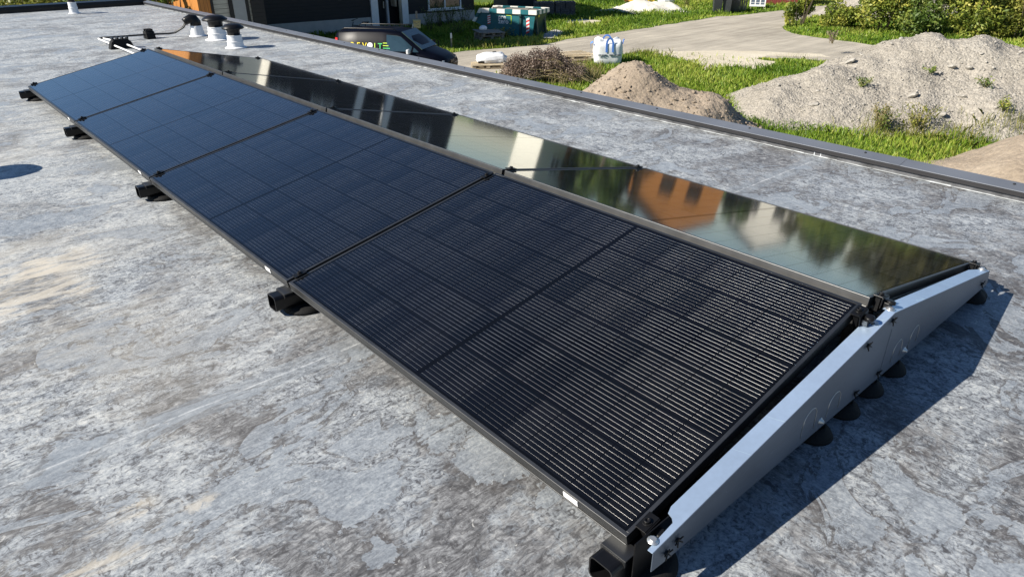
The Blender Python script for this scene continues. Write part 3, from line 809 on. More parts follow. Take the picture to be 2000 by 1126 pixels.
road_pts = sheet('gravel_road', road_poly, ZG + 0.006, M['road'], jag=0.16)
bare1 = sheet('bare_soil', gp((1262, 107), (1290, 101), (1400, 99), (1500, 102), (1600, 106), (1625, 113), (1560, 111), (1500, 110), (1475, 116), (1520, 121), (1500, 134), (1468, 137), (1440, 130), (1400, 133), (1372, 139), (1362, 126), (1335, 118), (1300, 111)), ZG + 0.012, M['bare'], jag=0.14)
bare2 = sheet('bare_soil', gp((930, 147), (1000, 137), (1090, 126), (1150, 117), (1150, 130), (1120, 140), (1050, 160), (960, 170)), ZG + 0.012, M['bare'], jag=0.1)
bare3 = sheet('bare_soil', gp((1095, 42), (1140, 38), (1178, 41), (1165, 48), (1110, 50)), ZG + 0.010, M['bare'], jag=0.06)
bare4 = sheet('paved_slab', gp((1060, 66), (1085, 58), (1100, 62), (1097, 69), (1075, 76), (1061, 75)), ZG + 0.014, M['plinth'], jag=0.03)

def inside(P, poly):
    x, y = P[:, 0], P[:, 1]
    r = np.zeros(len(P), bool)
    n = len(poly)
    for i in range(n):
        x1, y1 = poly[i]; x2, y2 = poly[(i + 1) % n]
        c = ((y1 > y) != (y2 > y))
        with np.errstate(divide='ignore', invalid='ignore'):
            xi = (x2 - x1) * (y - y1) / (y2 - y1 + 1e-12) + x1
        r ^= c & (x < xi)
    return r
def near_poly(P, poly, d):
    """true where P lies within d inside of the polygon's edge"""
    m = np.zeros(len(P), bool)
    A = np.array(poly); B = np.roll(A, -1, 0)
    for a, c in zip(A, B):
        e = c - a; L2 = e @ e + 1e-9
        t = np.clip(((P - a) @ e) / L2, 0, 1)
        m |= np.hypot(*(P - a - t[:, None] * e).T) < d
    return m

def blades(name, P, z0, h, w, mat, lean=0.5, tint=None, parent=None):
    n = len(P)
    a = RNG.uniform(0, 2 * np.pi, n); l = RNG.uniform(0.1, 1, n) * lean * h; a2 = RNG.uniform(0, 2 * np.pi, n)
    V = np.zeros((n, 5, 3))
    ca, sa = np.cos(a) * w / 2, np.sin(a) * w / 2
    dx, dy = np.cos(a2) * l, np.sin(a2) * l
    z0 = np.broadcast_to(z0, n)
    V[:, 0] = np.stack([P[:, 0] - ca, P[:, 1] - sa, z0 - 0.01], 1)
    V[:, 1] = np.stack([P[:, 0] + ca, P[:, 1] + sa, z0 - 0.01], 1)
    V[:, 2] = np.stack([P[:, 0] + ca * .8 + dx * .35, P[:, 1] + sa * .8 + dy * .35, z0 + h * .6], 1)
    V[:, 3] = np.stack([P[:, 0] + dx, P[:, 1] + dy, z0 + h * (1 - 0.25 * l / (h + 1e-6))], 1)
    V[:, 4] = np.stack([P[:, 0] - ca * .8 + dx * .35, P[:, 1] - sa * .8 + dy * .35, z0 + h * .6], 1)
    i = np.arange(n)[:, None] * 5
    F = i + np.array([[0, 1, 2, 3, 4]])
    t = np.repeat(RNG.uniform(0, 1, n) if tint is None else tint, 5)
    return mesh_np(name, V.reshape(-1, 3), F, mat, parent, t)

def fbm(P, s, off=0.0):
    return np.array([mn.fractal(Vector((x * s + off, y * s, off)), 1.0, 2.0, 3) for x, y in P])

# ------------------------------------------------------------------ mounds of sand and gravel
def mound(name, cones, bounds, res, mat, label, cat, rough=0.10, sharp=9.0, group=None, rnd=0.35):
    x0, x1, y0, y1 = bounds
    nx = int((x1 - x0) / res); ny = int((y1 - y0) / res)
    X = np.linspace(x0, x1, nx); Y = np.linspace(y0, y1, ny)
    H = np.zeros((ny, nx))
    for j, y in enumerate(Y):
        for i, x in enumerate(X):
            wx = x + 0.5 * mn.noise(Vector((x * .8, y * .8, 5))); wy = y + 0.5 * mn.noise(Vector((x * .8, y * .8, 9)))
            s = 0.0
            for cx, cy, h, sl in cones:
                d = math.sqrt((wx - cx) ** 2 + (wy - cy) ** 2 + rnd ** 2) - rnd * 0.75
                s += math.exp(sharp * (h - sl * d))
            hh = math.log(s + math.exp(-sharp * 0.02)) / sharp
            q = Vector((x, y, hh))
            hh += rough * (mn.fractal(q * 1.1, 1.0, 2.0, 4)) * min(1, max(0, hh + .1) * 2.5) + 0.035 * mn.noise(q * 7) * min(1, max(0, hh) * 5) + 0.022 * mn.noise(q * 16) * min(1, max(0, hh) * 5)
            H[j, i] = hh - 0.035
    gx, gy = np.meshgrid(X, Y)
    V = np.stack([gx, gy, ZG + H], -1).reshape(-1, 3)
    idx = np.arange(nx * ny).reshape(ny, nx)
    F = np.stack([idx[:-1, :-1], idx[:-1, 1:], idx[1:, 1:], idx[1:, :-1]], -1).reshape(-1, 4)
    keep = (H.reshape(-1)[F] > -0.03).any(1)
    F = F[keep]
    used = np.unique(F); rm = np.full(len(V), -1); rm[used] = np.arange(len(used))
    o = mesh_np(name, V[used], rm[F], mat, None, None, True)
    tag(o, label, cat, group)
    def hf(x, y):
        i = int(round((x - x0) / (x1 - x0) * (nx - 1))); j = int(round((y - y0) / (y1 - y0) * (ny - 1)))
        if 0 <= i < nx and 0 <= j < ny: return H[j, i]
        return -1
    o_h = np.vectorize(hf)
    return o, o_h
GM, gmh = mound('gravel_mound', [(21.9, 7.3, 2.06, .55), (22.4, 6.0, 2.03, .56), (22.9, 4.7, 1.84, .55), (24.0, 2.6, 1.75, .55), (19.1, 8.7, 1.26, .53), (20.2, 8.2, 1.40, .55), (18.7, 9.8, 0.66, .5), (19.7, 7.2, 0.98, .5)],
                (14.0, 29.5, -2.0, 14.5), 0.055, M['gravel'], 'big grey gravel mound with scattered stones, higher than all the other heaps', 'gravel mound', 0.09)
S1, s1h = mound('sand_pile', [(13.9, 11.2, 1.62, .56), (13.6, 10.7, 1.45, .6), (14.1, 9.5, 1.16, .68), (13.9, 9.05, 0.98, .72)], (9.5, 18.5, 5.5, 15.5), 0.05, M['sand'],
                'two humped heap of brown sand right behind the parapet', 'sand pile', 0.10, group='sand piles behind the parapet', rnd=0.25)
S2, s2h = mound('sand_pile', [(15.9, 1.55, 1.50, .55)], (12.0, 20.0, -2.5, 5.5), 0.06, M['sand'], 'smooth brown sand heap cut off by the right edge of the picture', 'sand pile', 0.03, group='sand piles behind the parapet')
WS, wsh = mound('white_sand_heap', [(36.7, 29.6, 0.75, .45), (37.6, 28.7, 0.62, .45), (35.8, 30.2, 0.5, .4)], (33, 41, 26, 33), 0.12, M['whitesand'], 'low heap of white sand on the grass behind the road', 'sand heap', 0.12)
G2, g2h = mound('far_gravel_heap', [(44.5, 18.3, 1.5, .5), (46.0, 17.4, 1.7, .5)], (39, 52, 12, 24), 0.15, M['gravel'], 'grey gravel heap glimpsed behind the bushes', 'gravel heap', 0.15)

def rubble(name, cond, n, bounds, size, mat, parent, hfun, label=None):
    x0, x1, y0, y1 = bounds
    Vs = []; Fs = []; base = 0
    ico = bmesh.new(); bmesh.ops.create_icosphere(ico, subdivisions=1, radius=1.0)
    iv = np.array([v.co[:] for v in ico.verts]); fi = np.array([[v.index for v in f.verts] for f in ico.faces]); ico.free()
    k = 0
    while k < n:
        x, y = RNG.uniform(x0, x1), RNG.uniform(y0, y1)
        h = float(hfun(x, y))
        if h < 0.03: k += 0.2; continue
        s = size * (0.35 + RNG.exponential(0.45))
        R = np.array(Matrix.Rotation(RNG.uniform(0, 6.28), 3, 'Z') @ Matrix.Rotation(RNG.uniform(-.6, .6), 3, 'X'))
        v = iv * (1 + RNG.uniform(-.25, .25, iv.shape)) * np.array((s, s * RNG.uniform(.5, .9), s * RNG.uniform(.3, .6)))
        Vs.append(v @ R.T + np.array((x, y, ZG + h + s * 0.1))); Fs.append(fi + base); base += len(iv)
        k += 1
    o = mesh_np(name, np.concatenate(Vs), np.concatenate(Fs), mat, parent)
    return o
r = rubble('gravel_stones', None, 5500, (15.5, 25.5, 2, 13), 0.026, M['stone'], GM, gmh); tag(r, kind='stuff')
r = rubble('sand_clods', None, 1500, (12.0, 16.5, 7.5, 13.5), 0.036, M['sand'], S1, s1h); tag(r, kind='stuff')
# single slabs of rock lying on the gravel mound
for k, (u, v, D, s, lab) in enumerate(((1660, 122, 19.3, .20, 'pale rock slab on the left shoulder of the gravel mound'), (1588, 206, 17.4, .16, 'flat pale stone low on the left flank of the gravel mound'),
                                       (1782, 188, 18.6, .22, 'long tan rock in the middle of the gravel mound face'), (1858, 132, 20.4, .17, 'dark edged rock slab high on the gravel mound'),
                                       (1892, 134, 20.6, .14, 'small slab right beside the dark edged rock high on the gravel mound'), (1837, 224, 18.6, .17, 'pale rock slab on the lower right of the gravel mound'),
                                       (1812, 243, 18.0, .11, 'small dark stone at the foot of the gravel mound'), (1880, 190, 19.3, .12, 'grey wedge of rock to the right in the gravel mound face'))):
    d = FWD + RGT * (u - 1000) / FPX - UPV * (v - 563) / FPX
    best = None
    for t in np.arange(14, 32, 0.05):
        q = CAM + d * t
        if q[2] < ZG + max(0, float(gmh(q[0], q[1]))): best = q; break
    if best is None: continue
    bm = bmesh.new(); bmesh.ops.create_icosphere(bm, subdivisions=2, radius=1)
    for vv in bm.verts:
        vv.co += Vector((random.uniform(-.12, .12), random.uniform(-.12, .12), random.uniform(-.12, .12)))
        vv.co = Vector((vv.co.x * s, vv.co.y * s * .62, vv.co.z * s * .34))
    me = bpy.data.meshes.new('rock'); bm.to_mesh(me); bm.free(); me.materials.append(M['stone'])
    o = bpy.data.objects.new('rock', me); COL.objects.link(o)
    o.location = (best[0], best[1], best[2] + 0.02); o.rotation_euler = (random.uniform(-.4, .4), random.uniform(.1, .6), random.uniform(0, 3))
    tag(o, lab, 'rock', 'rock slabs on the gravel mound')

# ------------------------------------------------------------------ grass
def grass_points(n, x0, x1, y0, y1, p=1.4):
    out = []
    tot = 0
    while tot < n:
        P = np.stack([RNG.uniform(x0, x1, n * 2), RNG.uniform(y0, y1, n * 2)], 1)
        D = np.hypot(P[:, 0] - CAM[0], P[:, 1] - CAM[1])
        az = np.degrees(np.arctan2(P[:, 0] - CAM[0], P[:, 1] - CAM[1]))
        k = (az > 16) & (az < 82) & (D > 15) & (RNG.uniform(0, 1, len(P)) < (15 / D) ** p)
        k &= ~inside(P, road_pts)
        for bp in (bare1, bare2, bare3, bare4):
            ii = inside(P, bp)
            k &= ~ii | (RNG.uniform(0, 1, len(P)) < 0.03)
        P = P[k]; out.append(P); tot += len(P)
    return np.concatenate(out)[:n]
P = grass_points(230000, 10, 62, 1, 40)
H0 = np.maximum(np.maximum(gmh(P[:, 0], P[:, 1]), s1h(P[:, 0], P[:, 1])), np.maximum(np.maximum(s2h(P[:, 0], P[:, 1]), wsh(P[:, 0], P[:, 1])), g2h(P[:, 0], P[:, 1])))
k = (H0 < 0.02) | ((H0 < 0.10) & (RNG.uniform(0, 1, len(P)) < 0.25))
P = P[k]
D = np.hypot(P[:, 0] - CAM[0], P[:, 1] - CAM[1])
cl = fbm(P, 0.7, 2.0)
cl2 = fbm(P, 0.22, 8.0)
edge = near_poly(P, road_poly, 0.8)
h = RNG.uniform(0.05, 0.16, len(P)) * (1 + 0.9 * np.clip(cl, -.5, 1.2)) * (1 + D / 60)
h[edge] *= 0.6
w = RNG.uniform(0.009, 0.020, len(P)) * (D / 15) ** 1.0
tint = np.clip(0.45 + 0.8 * cl2 + RNG.normal(0, 0.24, len(P)), 0, 1)
tint[edge] = np.clip(tint[edge] + 0.15, 0, 1)
tag(blades('grass', P, ZG, h, w, M['grass'], 0.8, tint), kind='stuff')
# longer, half dry grass at the mound's foot, by the bag and the yard
P = []
for (u, v, r, n) in ((1715, 262, 0.5, 260), (1790, 268, 0.5, 260), (1880, 275, 0.7, 300), (1970, 268, 0.8, 420), (1100, 150, 0.9, 1500), (1140, 135, 0.7, 900), (1260, 108, 0.8, 500), (1600, 108, 0.9, 600), (1640, 112, .8, 500), (1560, 112, .6, 400), (990, 66, 0.9, 900), (950, 90, 1.4, 900), (1650, 62, 1.2, 500), (1800, 72, 1.4, 500)):
    c = G(u, v); q = RNG.normal(0, r * 0.6, (n, 2)); P.append(q + np.array((c.x, c.y)))
P = np.concatenate(P)
P = P[~inside(P, road_pts)]
hh = np.maximum(gmh(P[:, 0], P[:, 1]), 0); P = P[hh < 0.5]; hh = hh[hh < 0.5]
tag(blades('dry_grass', P, ZG + hh, RNG.uniform(0.12, 0.34, len(P)), RNG.uniform(.007, .014, len(P)), M['leafyel'], 0.9), kind='stuff')

# ------------------------------------------------------------------ plants
def leaves(name, C, size, mat, parent=None, tint=None, flat=0.0):
    n = len(C)
    a = RNG.normal(0, 1, (n, 3)); a /= np.linalg.norm(a, axis=1)[:, None]
    b_ = RNG.normal(0, 1, (n, 3)); b_ -= (b_ * a).sum(1)[:, None] * a; b_ /= np.linalg.norm(b_, axis=1)[:, None]
    s = (size * RNG.uniform(0.6, 1.3, n))[:, None]
    nrm = np.cross(a, b_)
    V = np.stack([C - a * s, C + b_ * s * .45 + nrm * s * .12, C + a * s, C - b_ * s * .45 + nrm * s * .12], 1)
    F = np.arange(n * 4).reshape(n, 4)
    t = RNG.uniform(0, 1, n) if tint is None else tint
    return mesh_np(name, V.reshape(-1, 3), F, mat, parent, np.repeat(t, 4))
def blob_points(n, lobes):
    """points filling several soft lobes, denser towards their surfaces"""
    w = np.array([l[3] ** 2 for l in lobes]); w = w / w.sum()
    i = RNG.choice(len(lobes), n, p=w)
    L = np.array(lobes)[i]
    d = RNG.normal(0, 1, (n, 3)); d /= np.linalg.norm(d, axis=1)[:, None]
    r = RNG.uniform(0.35, 1.0, n) ** 0.5 * (1 + RNG.normal(0, 0.10, n))
    return L[:, :3] + d * r[:, None] * L[:, 3:4]
def clump_tint(C, s, base=0.45, amp=0.55, sd=0.18):
    f = np.array([mn.noise(Vector((q[0] * s, q[1] * s, q[2] * s))) for q in C])
    return np.clip(base + amp * f + RNG.normal(0, sd, len(C)), 0, 1)
def bush(x, y, r, h, n, leaf, mat, label, group, cat='bush', name='bush', stems=7):
    root = empty(name, (x, y, ZG), label=label, cat=cat, group=group)
    lobes = []
    for k in range(max(5, int(6 * r * h))):
        a = random.uniform(0, 6.28); rr = r * math.sqrt(random.random()) * .75; zz = random.uniform(0.15, 0.85) * h
        lobes.append((rr * math.cos(a) * (1.1 - .4 * zz / h), rr * math.sin(a) * (1.1 - .4 * zz / h), zz, random.uniform(.22, .42) * min(r, h)))
    C = blob_points(n, lobes); C = C[C[:, 2] > 0.02]
    leaves('foliage', C, leaf, mat, root, clump_tint(C, 1.6))
    m = MB()
    for k in range(stems):
        a = random.uniform(0, 6.28); e = random.uniform(.4, .9) * r
        m.tube([(0.15 * math.cos(a), .15 * math.sin(a), -0.05), (e * .5 * math.cos(a + .3), e * .5 * math.sin(a + .3), h * .5), (e * math.cos(a), e * math.sin(a), h * random.uniform(.75, 1.02))], [.03, .02, .006], 5)
    m.build('stem', M['bark'], root)
    return root
HB = 'bushes along the far side of the road'
bush(36.2, 18.5, 1.0, 1.9, 3200, .085, M['leafbush'], 'loose yellow green bush at the tip of the hedge, nearest to the road fork', HB)
bush(36.9, 16.7, 1.3, 1.35, 3600, .085, M['leafbush'], 'low wide bush in front of the gap with the grey heap', HB)
bush(37.3, 14.7, 1.6, 3.4, 6500, .09, M['leafbush'], 'tall dense bush right of the gap with the grey heap', HB)
bush(37.6, 12.8, 1.6, 3.6, 6500, .09, M['leafdark'], 'tall darker bush behind the top of the gravel mound', HB)
bush(38.0, 11.0, 1.5, 3.0, 5500, .09, M['leafbush'], 'bush with yellow flecks right of the darker one', HB)
bush(38.6, 9.3, 1.5, 2.3, 4500, .09, M['leafyel'], 'yellowish bush above the right shoulder of the gravel mound', HB)
bush(39.6, 7.8, 1.5, 2.2, 4000, .09, M['leafbush'], 'green bush at the right edge behind the gravel mound', HB)
bush(40.5, 15.2, 1.8, 4.2, 3500, .12, M['leafdark'], 'dark high bush forming the back row of the hedge', HB)
BB = 'shrubs beyond the far roof edge'
for (x, y, r, h, mt, lab) in ((3.3, 34.0, 1.7, 3.0, 'leafyel', 'yellow green shrub beyond the far roof edge, first from the left'), (5.0, 36.0, 1.8, 3.0, 'leafyel', 'yellow green shrub beyond the far roof edge, second from the left'),
                              (6.6, 35.0, 1.6, 3.1, 'leafbush', 'green shrub over the slim vent pipe at the far roof edge'), (7.6, 33.5, 1.4, 3.1, 'leafbush', 'green shrub over the far roof corner'),
                              (8.4, 32.6, 1.2, 3.2, 'leafdark', 'dark green shrub just right of the far roof corner'), (8.5, 30.2, 0.75, 3.0, 'leafdark', 'dark green shrub touching the orange timber')):
    bush(x, y, r, h, 4200, .09, M[mt], lab, BB, name='shrub')
def weed(x, y, h, n, mat, label, cat='weed', group='tall weeds', z=0.0, spread=0.25, dry=False):
    root = empty('tall_weed', (x, y, ZG + z), label=label, cat=cat, group=group)
    m = MB(); C = []
    for k in range(n):
        a = random.uniform(0, 6.28); e = random.uniform(.1, 1) * spread * 1.6; hh = h * random.uniform(.55, 1)
        p0 = Vector((random.uniform(-.3, .3) * spread, random.uniform(-.3, .3) * spread, -.02)); p2 = p0 + Vector((e * math.cos(a), e * math.sin(a), hh))
        p1 = (p0 + p2) / 2 + Vector((0, 0, hh * .12))
        m.tube([p0, p1, p2], [.009, .007, .003], 4)
        for q in range(26):
            t = random.uniform(.2, 1)
            p = p0.lerp(p2, t) + Vector((0, 0, hh * .12 * (1 - abs(2 * t - 1))))
            C.append(tuple(p + Vector((random.gauss(0, .035), random.gauss(0, .035), random.gauss(0, .03)))))
    m.build('stem', M['straw'] if dry else M['bark'], root)
    leaves('foliage', np.array(C), .035, mat, root)
    return root
for u, v, h, n, mt, z, lab in ((1712, 258, .75, 14, 'drygrass', .05, 'dried brown seed plant at the foot of the gravel mound, left of the green one'), (1725, 262, .6, 12, 'leafdark', .05, 'dark green weed beside the dried brown seed plant'),
                               (1788, 262, .75, 16, 'leafyel', .08, 'yellow green weed at the middle of the mound foot'), (1620, 106, .55, 9, 'deadleaf', .45, 'thin reddish stalks on the left shoulder of the gravel mound')):
    c = G(u, v); weed(c.x, c.y, h, n, M[mt], lab, group='tall weeds around the gravel mound', z=z, dry=True)
for (x, y, s, mt, lab) in ((18.9, 7.5, .25, 'leafdark', 'tiny green tuft on the left part of the gravel mound'), (20.5, 5.0, .28, 'leafdark', 'tiny weed near the top right of the gravel mound'), (20.6, 6.4, .2, 'leafdark', 'tiny weed just below the top of the gravel mound'), (19.9, 4.3, .32, 'leafbush', 'tiny weed on the right flank of the gravel mound')):
    weed(x, y, s, 6, M[mt], lab, group='tufts on the gravel mound', z=float(gmh(x, y)), spread=.2, dry=True)
for u, v, h, lab in ((842, 62, 1.25, 'dark tall weed right of the mailbox'), (860, 55, 1.5, 'dark tall weed under the left half of the window'), (880, 52, 1.4, 'dark tall weed under the right half of the window'), (905, 52, 1.3, 'dark tall weed left of the skip'), (890, 70, .8, 'low weed in the shade near the short stake'), (985, 74, .55, 'pale weed in front of the skip'), (1245, 8, .9, 'weed beside the hoses'), (1340, 14, 1.2, 'pale weed between the white heap and the bins')):
    c = G(u, v); weed(c.x, c.y, h, 16, M['leafdark'] if v > 20 and u < 950 else M['leafyel'], lab, group='tall weeds in the yard', spread=.4)

# brush pile of cut dead branches
bp = empty('brush_pile', (16.0, 17.0, ZG), label='heap of cut brown brushwood behind the parapet', cat='brush pile')
lobes = []
for k in range(44):
    t = random.uniform(-1.0, 1.0)
    lobes.append((-0.80 * t + random.gauss(0, .14), 0.90 * t + random.gauss(0, .14), max(.15, .92 - .60 * abs(t) ** 2.0 + random.uniform(-.55, .02)), random.uniform(.24, .42)))
C = blob_points(26000, lobes); C = C[C[:, 2] > 0.0]
leaves('dry_foliage', C, .032, M['deadleaf'], bp, clump_tint(C, 4.0, .42, .5, .22))
m = MB()
for k in range(110):
    t = random.uniform(-.9, .9)
    p0 = Vector((0.62 - .5 * t * .4 + random.gauss(0, .18), -1.15 + .35 * t + random.gauss(0, .2), random.uniform(.02, .2)))
    p2 = Vector((-0.62 * t + random.gauss(0, .2), 0.72 * t + random.gauss(0, .25), random.uniform(.2, .95) * (1 - .5 * abs(t))))
    p1 = (p0 + p2) / 2 + Vector((0, 0, random.uniform(.05, .3)))
    m.tube([p0, p1, p2], [.011, .008, .003], 4)
m.build('branch', M['straw'], bp)
P = RNG.normal(0, .5, (1500, 2)) * np.array((1, .8)) + np.array((17.0, 16.5))
tag(blades('tall_grass', P, ZG, RNG.uniform(.2, .6, len(P)), RNG.uniform(.01, .018, len(P)), M['drygrass'], 0.9), kind='stuff')

def tree(x, y, h, r, n, leaf, mat, label, group):
    root = empty('tree', (x, y, ZG), label=label, cat='tree', group=group)
    m = MB(); lobes = []
    m.tube([(0, 0, -.1), (.05, 0, h * .3), (0, .1, h * .6), (.1, 0, h * .92)], [.22, .17, .11, .03], 8)
    for k in range(16):
        a = random.uniform(0, 6.28); z = random.uniform(.3, .95) * h; e = r * (1.15 - .75 * abs(z / h - .5)) * random.uniform(.5, 1)
        q = (e * math.cos(a), e * math.sin(a), z)
        m.tube([(0, 0, z * .75), (q[0] * .5, q[1] * .5, z * .93), q], [.07, .05, .015], 5)
        lobes.append((q[0] * .85, q[1] * .85, z, random.uniform(.25, .48) * r))
    m.build('trunk', M['bark'], root)
    C = blob_points(n, lobes)
    leaves('crown', C, leaf, mat, root, clump_tint(C, .8))
    return root
def azp(az, d): return CAM[0] + d * math.sin(rad(az)), CAM[1] + d * math.cos(rad(az))
TG = 'trees standing behind the yard'
for az, d, h, r, mt in ((48.5, 64, 9.0, 2.6, 'leafdark'), (51.0, 60, 7.2, 2.2, 'leafdark'), (53.2, 66, 7.6, 2.4, 'leafbush'), (62.0, 66, 5.2, 1.3, 'leafdark'), (67.2, 60, 4.4, 1.8, 'leafolive'), (70.0, 56, 5.2, 2.2, 'leafolive'), (73.0, 58, 6.6, 2.6, 'leafolive'), (75.8, 54, 8.2, 2.9, 'leafolive'), (79.5, 55, 8.0, 2.9, 'leafolive'), (83.5, 54, 8.5, 3.0, 'leafolive')):
    x, y = azp(az, d)
    tree(x, y, h, r, 5200, .22, M[mt], 'tall leafy tree standing far behind the yard, mirrored in the glass', TG)

# ------------------------------------------------------------------ houses
def bx(c0, c1):
    q = MB(); q.box([(a + b) / 2 for a, b in zip(c0, c1)], [abs(b - a) for a, b in zip(c0, c1)]); return q
def window(name, parent, o, ax, w, h, nrm, fr=0.07, cols=2, fm='white', sill=True):
    o, ax, nrm = Vector(o), Vector(ax).normalized(), Vector(nrm).normalized()
    up = Vector((0, 0, 1)); R = Matrix((ax, nrm, up)).transposed()
    f = MB()
    def b(x, z, ww, hh, dep=0.09, off=0.03): f.box(o + ax * x + up * z + nrm * off, (ww, dep, hh), R)
    b(0, h / 2 - fr / 2, w, fr); b(0, -h / 2 + fr / 2, w, fr)
    for k in range(cols + 1): b(-w / 2 + fr / 2 + k * (w - fr) / cols, 0, fr, h - 2 * fr)
    fo = f.build(name, M[fm], parent)
    g = MB(); g.box(o, (w - fr, 0.03, h - fr), R); g.build('pane', M['glass'], fo)
    if sill:
        s = MB(); s.box(o - up * (h / 2 + .035) + nrm * .09, (w + .16, .22, .05), R); s.build('sill', M['white'], fo)
    return fo
HZ = ZG + 7.0
h = empty('timber_house', (13.4, 33.3, ZG), label='long house in black timber cladding with pale plinth, white columns and recessed door', cat='house')
def loc(o_): # parts are modelled in world coordinates
    o_.matrix_parent_inverse = Matrix.Translation(-Vector(h.location)); return o_
ang = math.atan2(-0.125, 1.0)
RW = Matrix.Rotation(ang, 3, 'Z')
O = Vector((13.45, 33.75, 0))
U = RW @ Vector((1, 0, 0)); N = RW @ Vector((0, -1, 0))
def wpt(a, n, z): return O + U * a + N * n + Vector((0, 0, z))
def wbox(a0, a1, n0, n1, z0, z1): 
    q = MB(); q.box(wpt((a0 + a1) / 2, (n0 + n1) / 2, (z0 + z1) / 2), (a1 - a0, n1 - n0, z1 - z0), RW); return q
zp = ZG + 0.65
loc(wbox(0, 5.62, -.30, 0, zp, HZ).build('clad_wall', M['clad'], h))
loc(wbox(7.75, 11.9, -.30, 0, zp, HZ).build('clad_wall', M['clad'], h))
loc(wbox(5.62, 7.75, -1.3, -1.2, ZG, HZ).build('recess_wall', M['clad'], h))
loc(wbox(5.62, 7.75, -1.2, 0.0, ZG + 3.4, HZ).build('clad_wall', M['clad'], h))
loc(wbox(0.0, 5.60, -.28, .03, ZG - .1, zp).build('plinth', M['plinth'], h))
loc(wbox(7.78, 11.9, -.28, .03, ZG - .1, zp).build('plinth', M['plinth'], h))
for a0, a1 in ((5.63, 6.02), (7.38, 7.74)):
    loc(wbox(a0, a1, -.25, .10, ZG, HZ - .4).build('column', M['white'], h))
d_ = loc(wbox(6.10, 6.98, -1.19, -1.12, ZG + .12, ZG + 2.3).build('door', M['clad'], h))
q = MB(); q.box(wpt(6.86, -1.08, ZG + 1.1), (.05, .07, .34), RW); hd = q.build('handle', M['zinc'], d_); 
loc(d_); 
loc(wbox(6.99, 7.10, -1.19, -.95, ZG + .10, ZG + 2.4).build('door_frame', M['white'], h))
loc(wbox(6.0, 7.4, -1.2, .0, ZG, ZG + .12).build('door_step', M['plinth'], h))
q = MB(); q.box(wpt(7.2, -.5, ZG + 1.6), (.10, .5, 1.1), RW); loc(q.build('notice_board', M['wood'], h))
loc(window('window', h, wpt(10.0, 0.0, ZG + 1.55), U, 2.05, 1.5, N))
for a in (1.6, 3.9, 9.9):
    loc(window('window', h, wpt(a, 0.0, ZG + 5.0), U, 1.2, 1.2, N))
q = MB(); q.tube([wpt(-.02, .06, ZG), wpt(-.02, .06, HZ - .3)], .055, 10); loc(q.build('downpipe', M['pole'], h))
q = MB(); q.box(wpt(4.0, .03, ZG + 1.62), (.22, .03, .10), RW); loc(q.build('house_number_plate', M['white'], h))
loc(wbox(-.3, 12.3, -9.0, .45, HZ, HZ + .3).build('roof', M['roofdark'], h))
loc(wbox(0, 11.9, -8.6, -1.4, ZG, HZ).build('rear_wall', M['clad'], h))
# grey sided block with the orange timber corner
g = empty('grey_sided_house', (10.4, 29.0, ZG), label='grey sided house block with orange timber corner left of the black cladding', cat='house')
ZT = ZG + 9.0
def gb(name, mat, c0, c1):
    o_ = bx(c0, c1).build(name, mat, g); o_.matrix_parent_inverse = Matrix.Translation(-Vector(g.location)); return o_
gb('siding_wall', M['greyclad'], (9.55, 29.05, ZG), (11.62, 36.5, ZT))
gb('orange_corner', M['orange'], (9.02, 28.99, ZG), (9.50, 36.4, ZT))
gb('dark_post', M['clad'], (9.50, 28.95, ZG), (9.60, 29.06, ZT))
gb('dark_post', M['clad'], (10.22, 28.97, ZG), (10.36, 29.06, ZT))
gb('dark_post', M['clad'], (10.90, 28.97, ZG), (11.02, 29.06, ZT))
dd = gb('door', M['greydoor'], (10.38, 28.99, ZG + .1), (10.89, 29.045, ZG + 2.3))
hq = bx((10.66, 28.95, ZG + 1.12), (10.72, 28.99, ZG + 1.20)).build('handle', M['zinc'], dd)
gb('dark_wall', M['clad'], (11.12, 28.98, ZG), (11.66, 29.04, ZT))
gb('roof', M['roofdark'], (8.8, 28.7, ZT), (11.9, 36.8, ZT + .25))
q = MB(); q.prism([(10.9, 28.93), (11.6, 27.6), (11.62, 28.93)], (0, 0, ZG + 3.0), (1, 0, 0), (0, 1, 0), (0, 0, 5.5)); o_ = q.build('added_cream_bay', M['cream'], g); o_.matrix_parent_inverse = Matrix.Translation(-Vector(g.location))  # unseen bay, added and angled to mirror as a sunlit strip
# black shed beyond the skip
sh = empty('black_shed', (31.2, 35.5, ZG), label='black shed wall glimpsed above the right end of the skip', cat='shed')
R = Matrix.Rotation(rad(-20), 3, 'Z')
q = MB(); q.box((0, 0, 1.5), (2.0, 2.6, 3.0), R); q.build('wall', M['clad'], sh)
q = MB(); q.box((0, 0, 3.06), (2.4, 3.0, .12), R); q.build('roof', M['roofdark'], sh)

def gable_house(name, x, y, rz, w, d, eave, apex, wall, label, wins=(), roofm='roofdark'):
    e = empty(name, (x, y, ZG), rz, label, 'house')
    q = MB(); q.prism([(-w / 2, 0), (w / 2, 0), (w / 2, eave), (0, apex), (-w / 2, eave)], (0, 0, 0), (1, 0, 0), (0, 0, 1), (0, d, 0)); q.build('wall', wall, e)
    q = MB()
    for s in (-1, 1):
        a = Vector((s * (w / 2 + .3), -.3, eave - .3 * (apex - eave) / (w / 2))); t = Vector((0, -.3, apex + .02))
        q.hexa([a, t, t + Vector((0, d + .6, 0)), a + Vector((0, d + .6, 0)), a + Vector((0, 0, .14)), t + Vector((0, 0, .14)), t + Vector((0, d + .6, .14)), a + Vector((0, d + .6, .14))])
    q.build('roof', M[roofm], e)
    for (wx, wz, ww, wh) in wins: window('window', e, (wx, -.03, wz), (1, 0, 0), ww, wh, (0, -1, 0), cols=1, sill=False, fm='clad')
    return e
x, y = azp(57.4, 60)
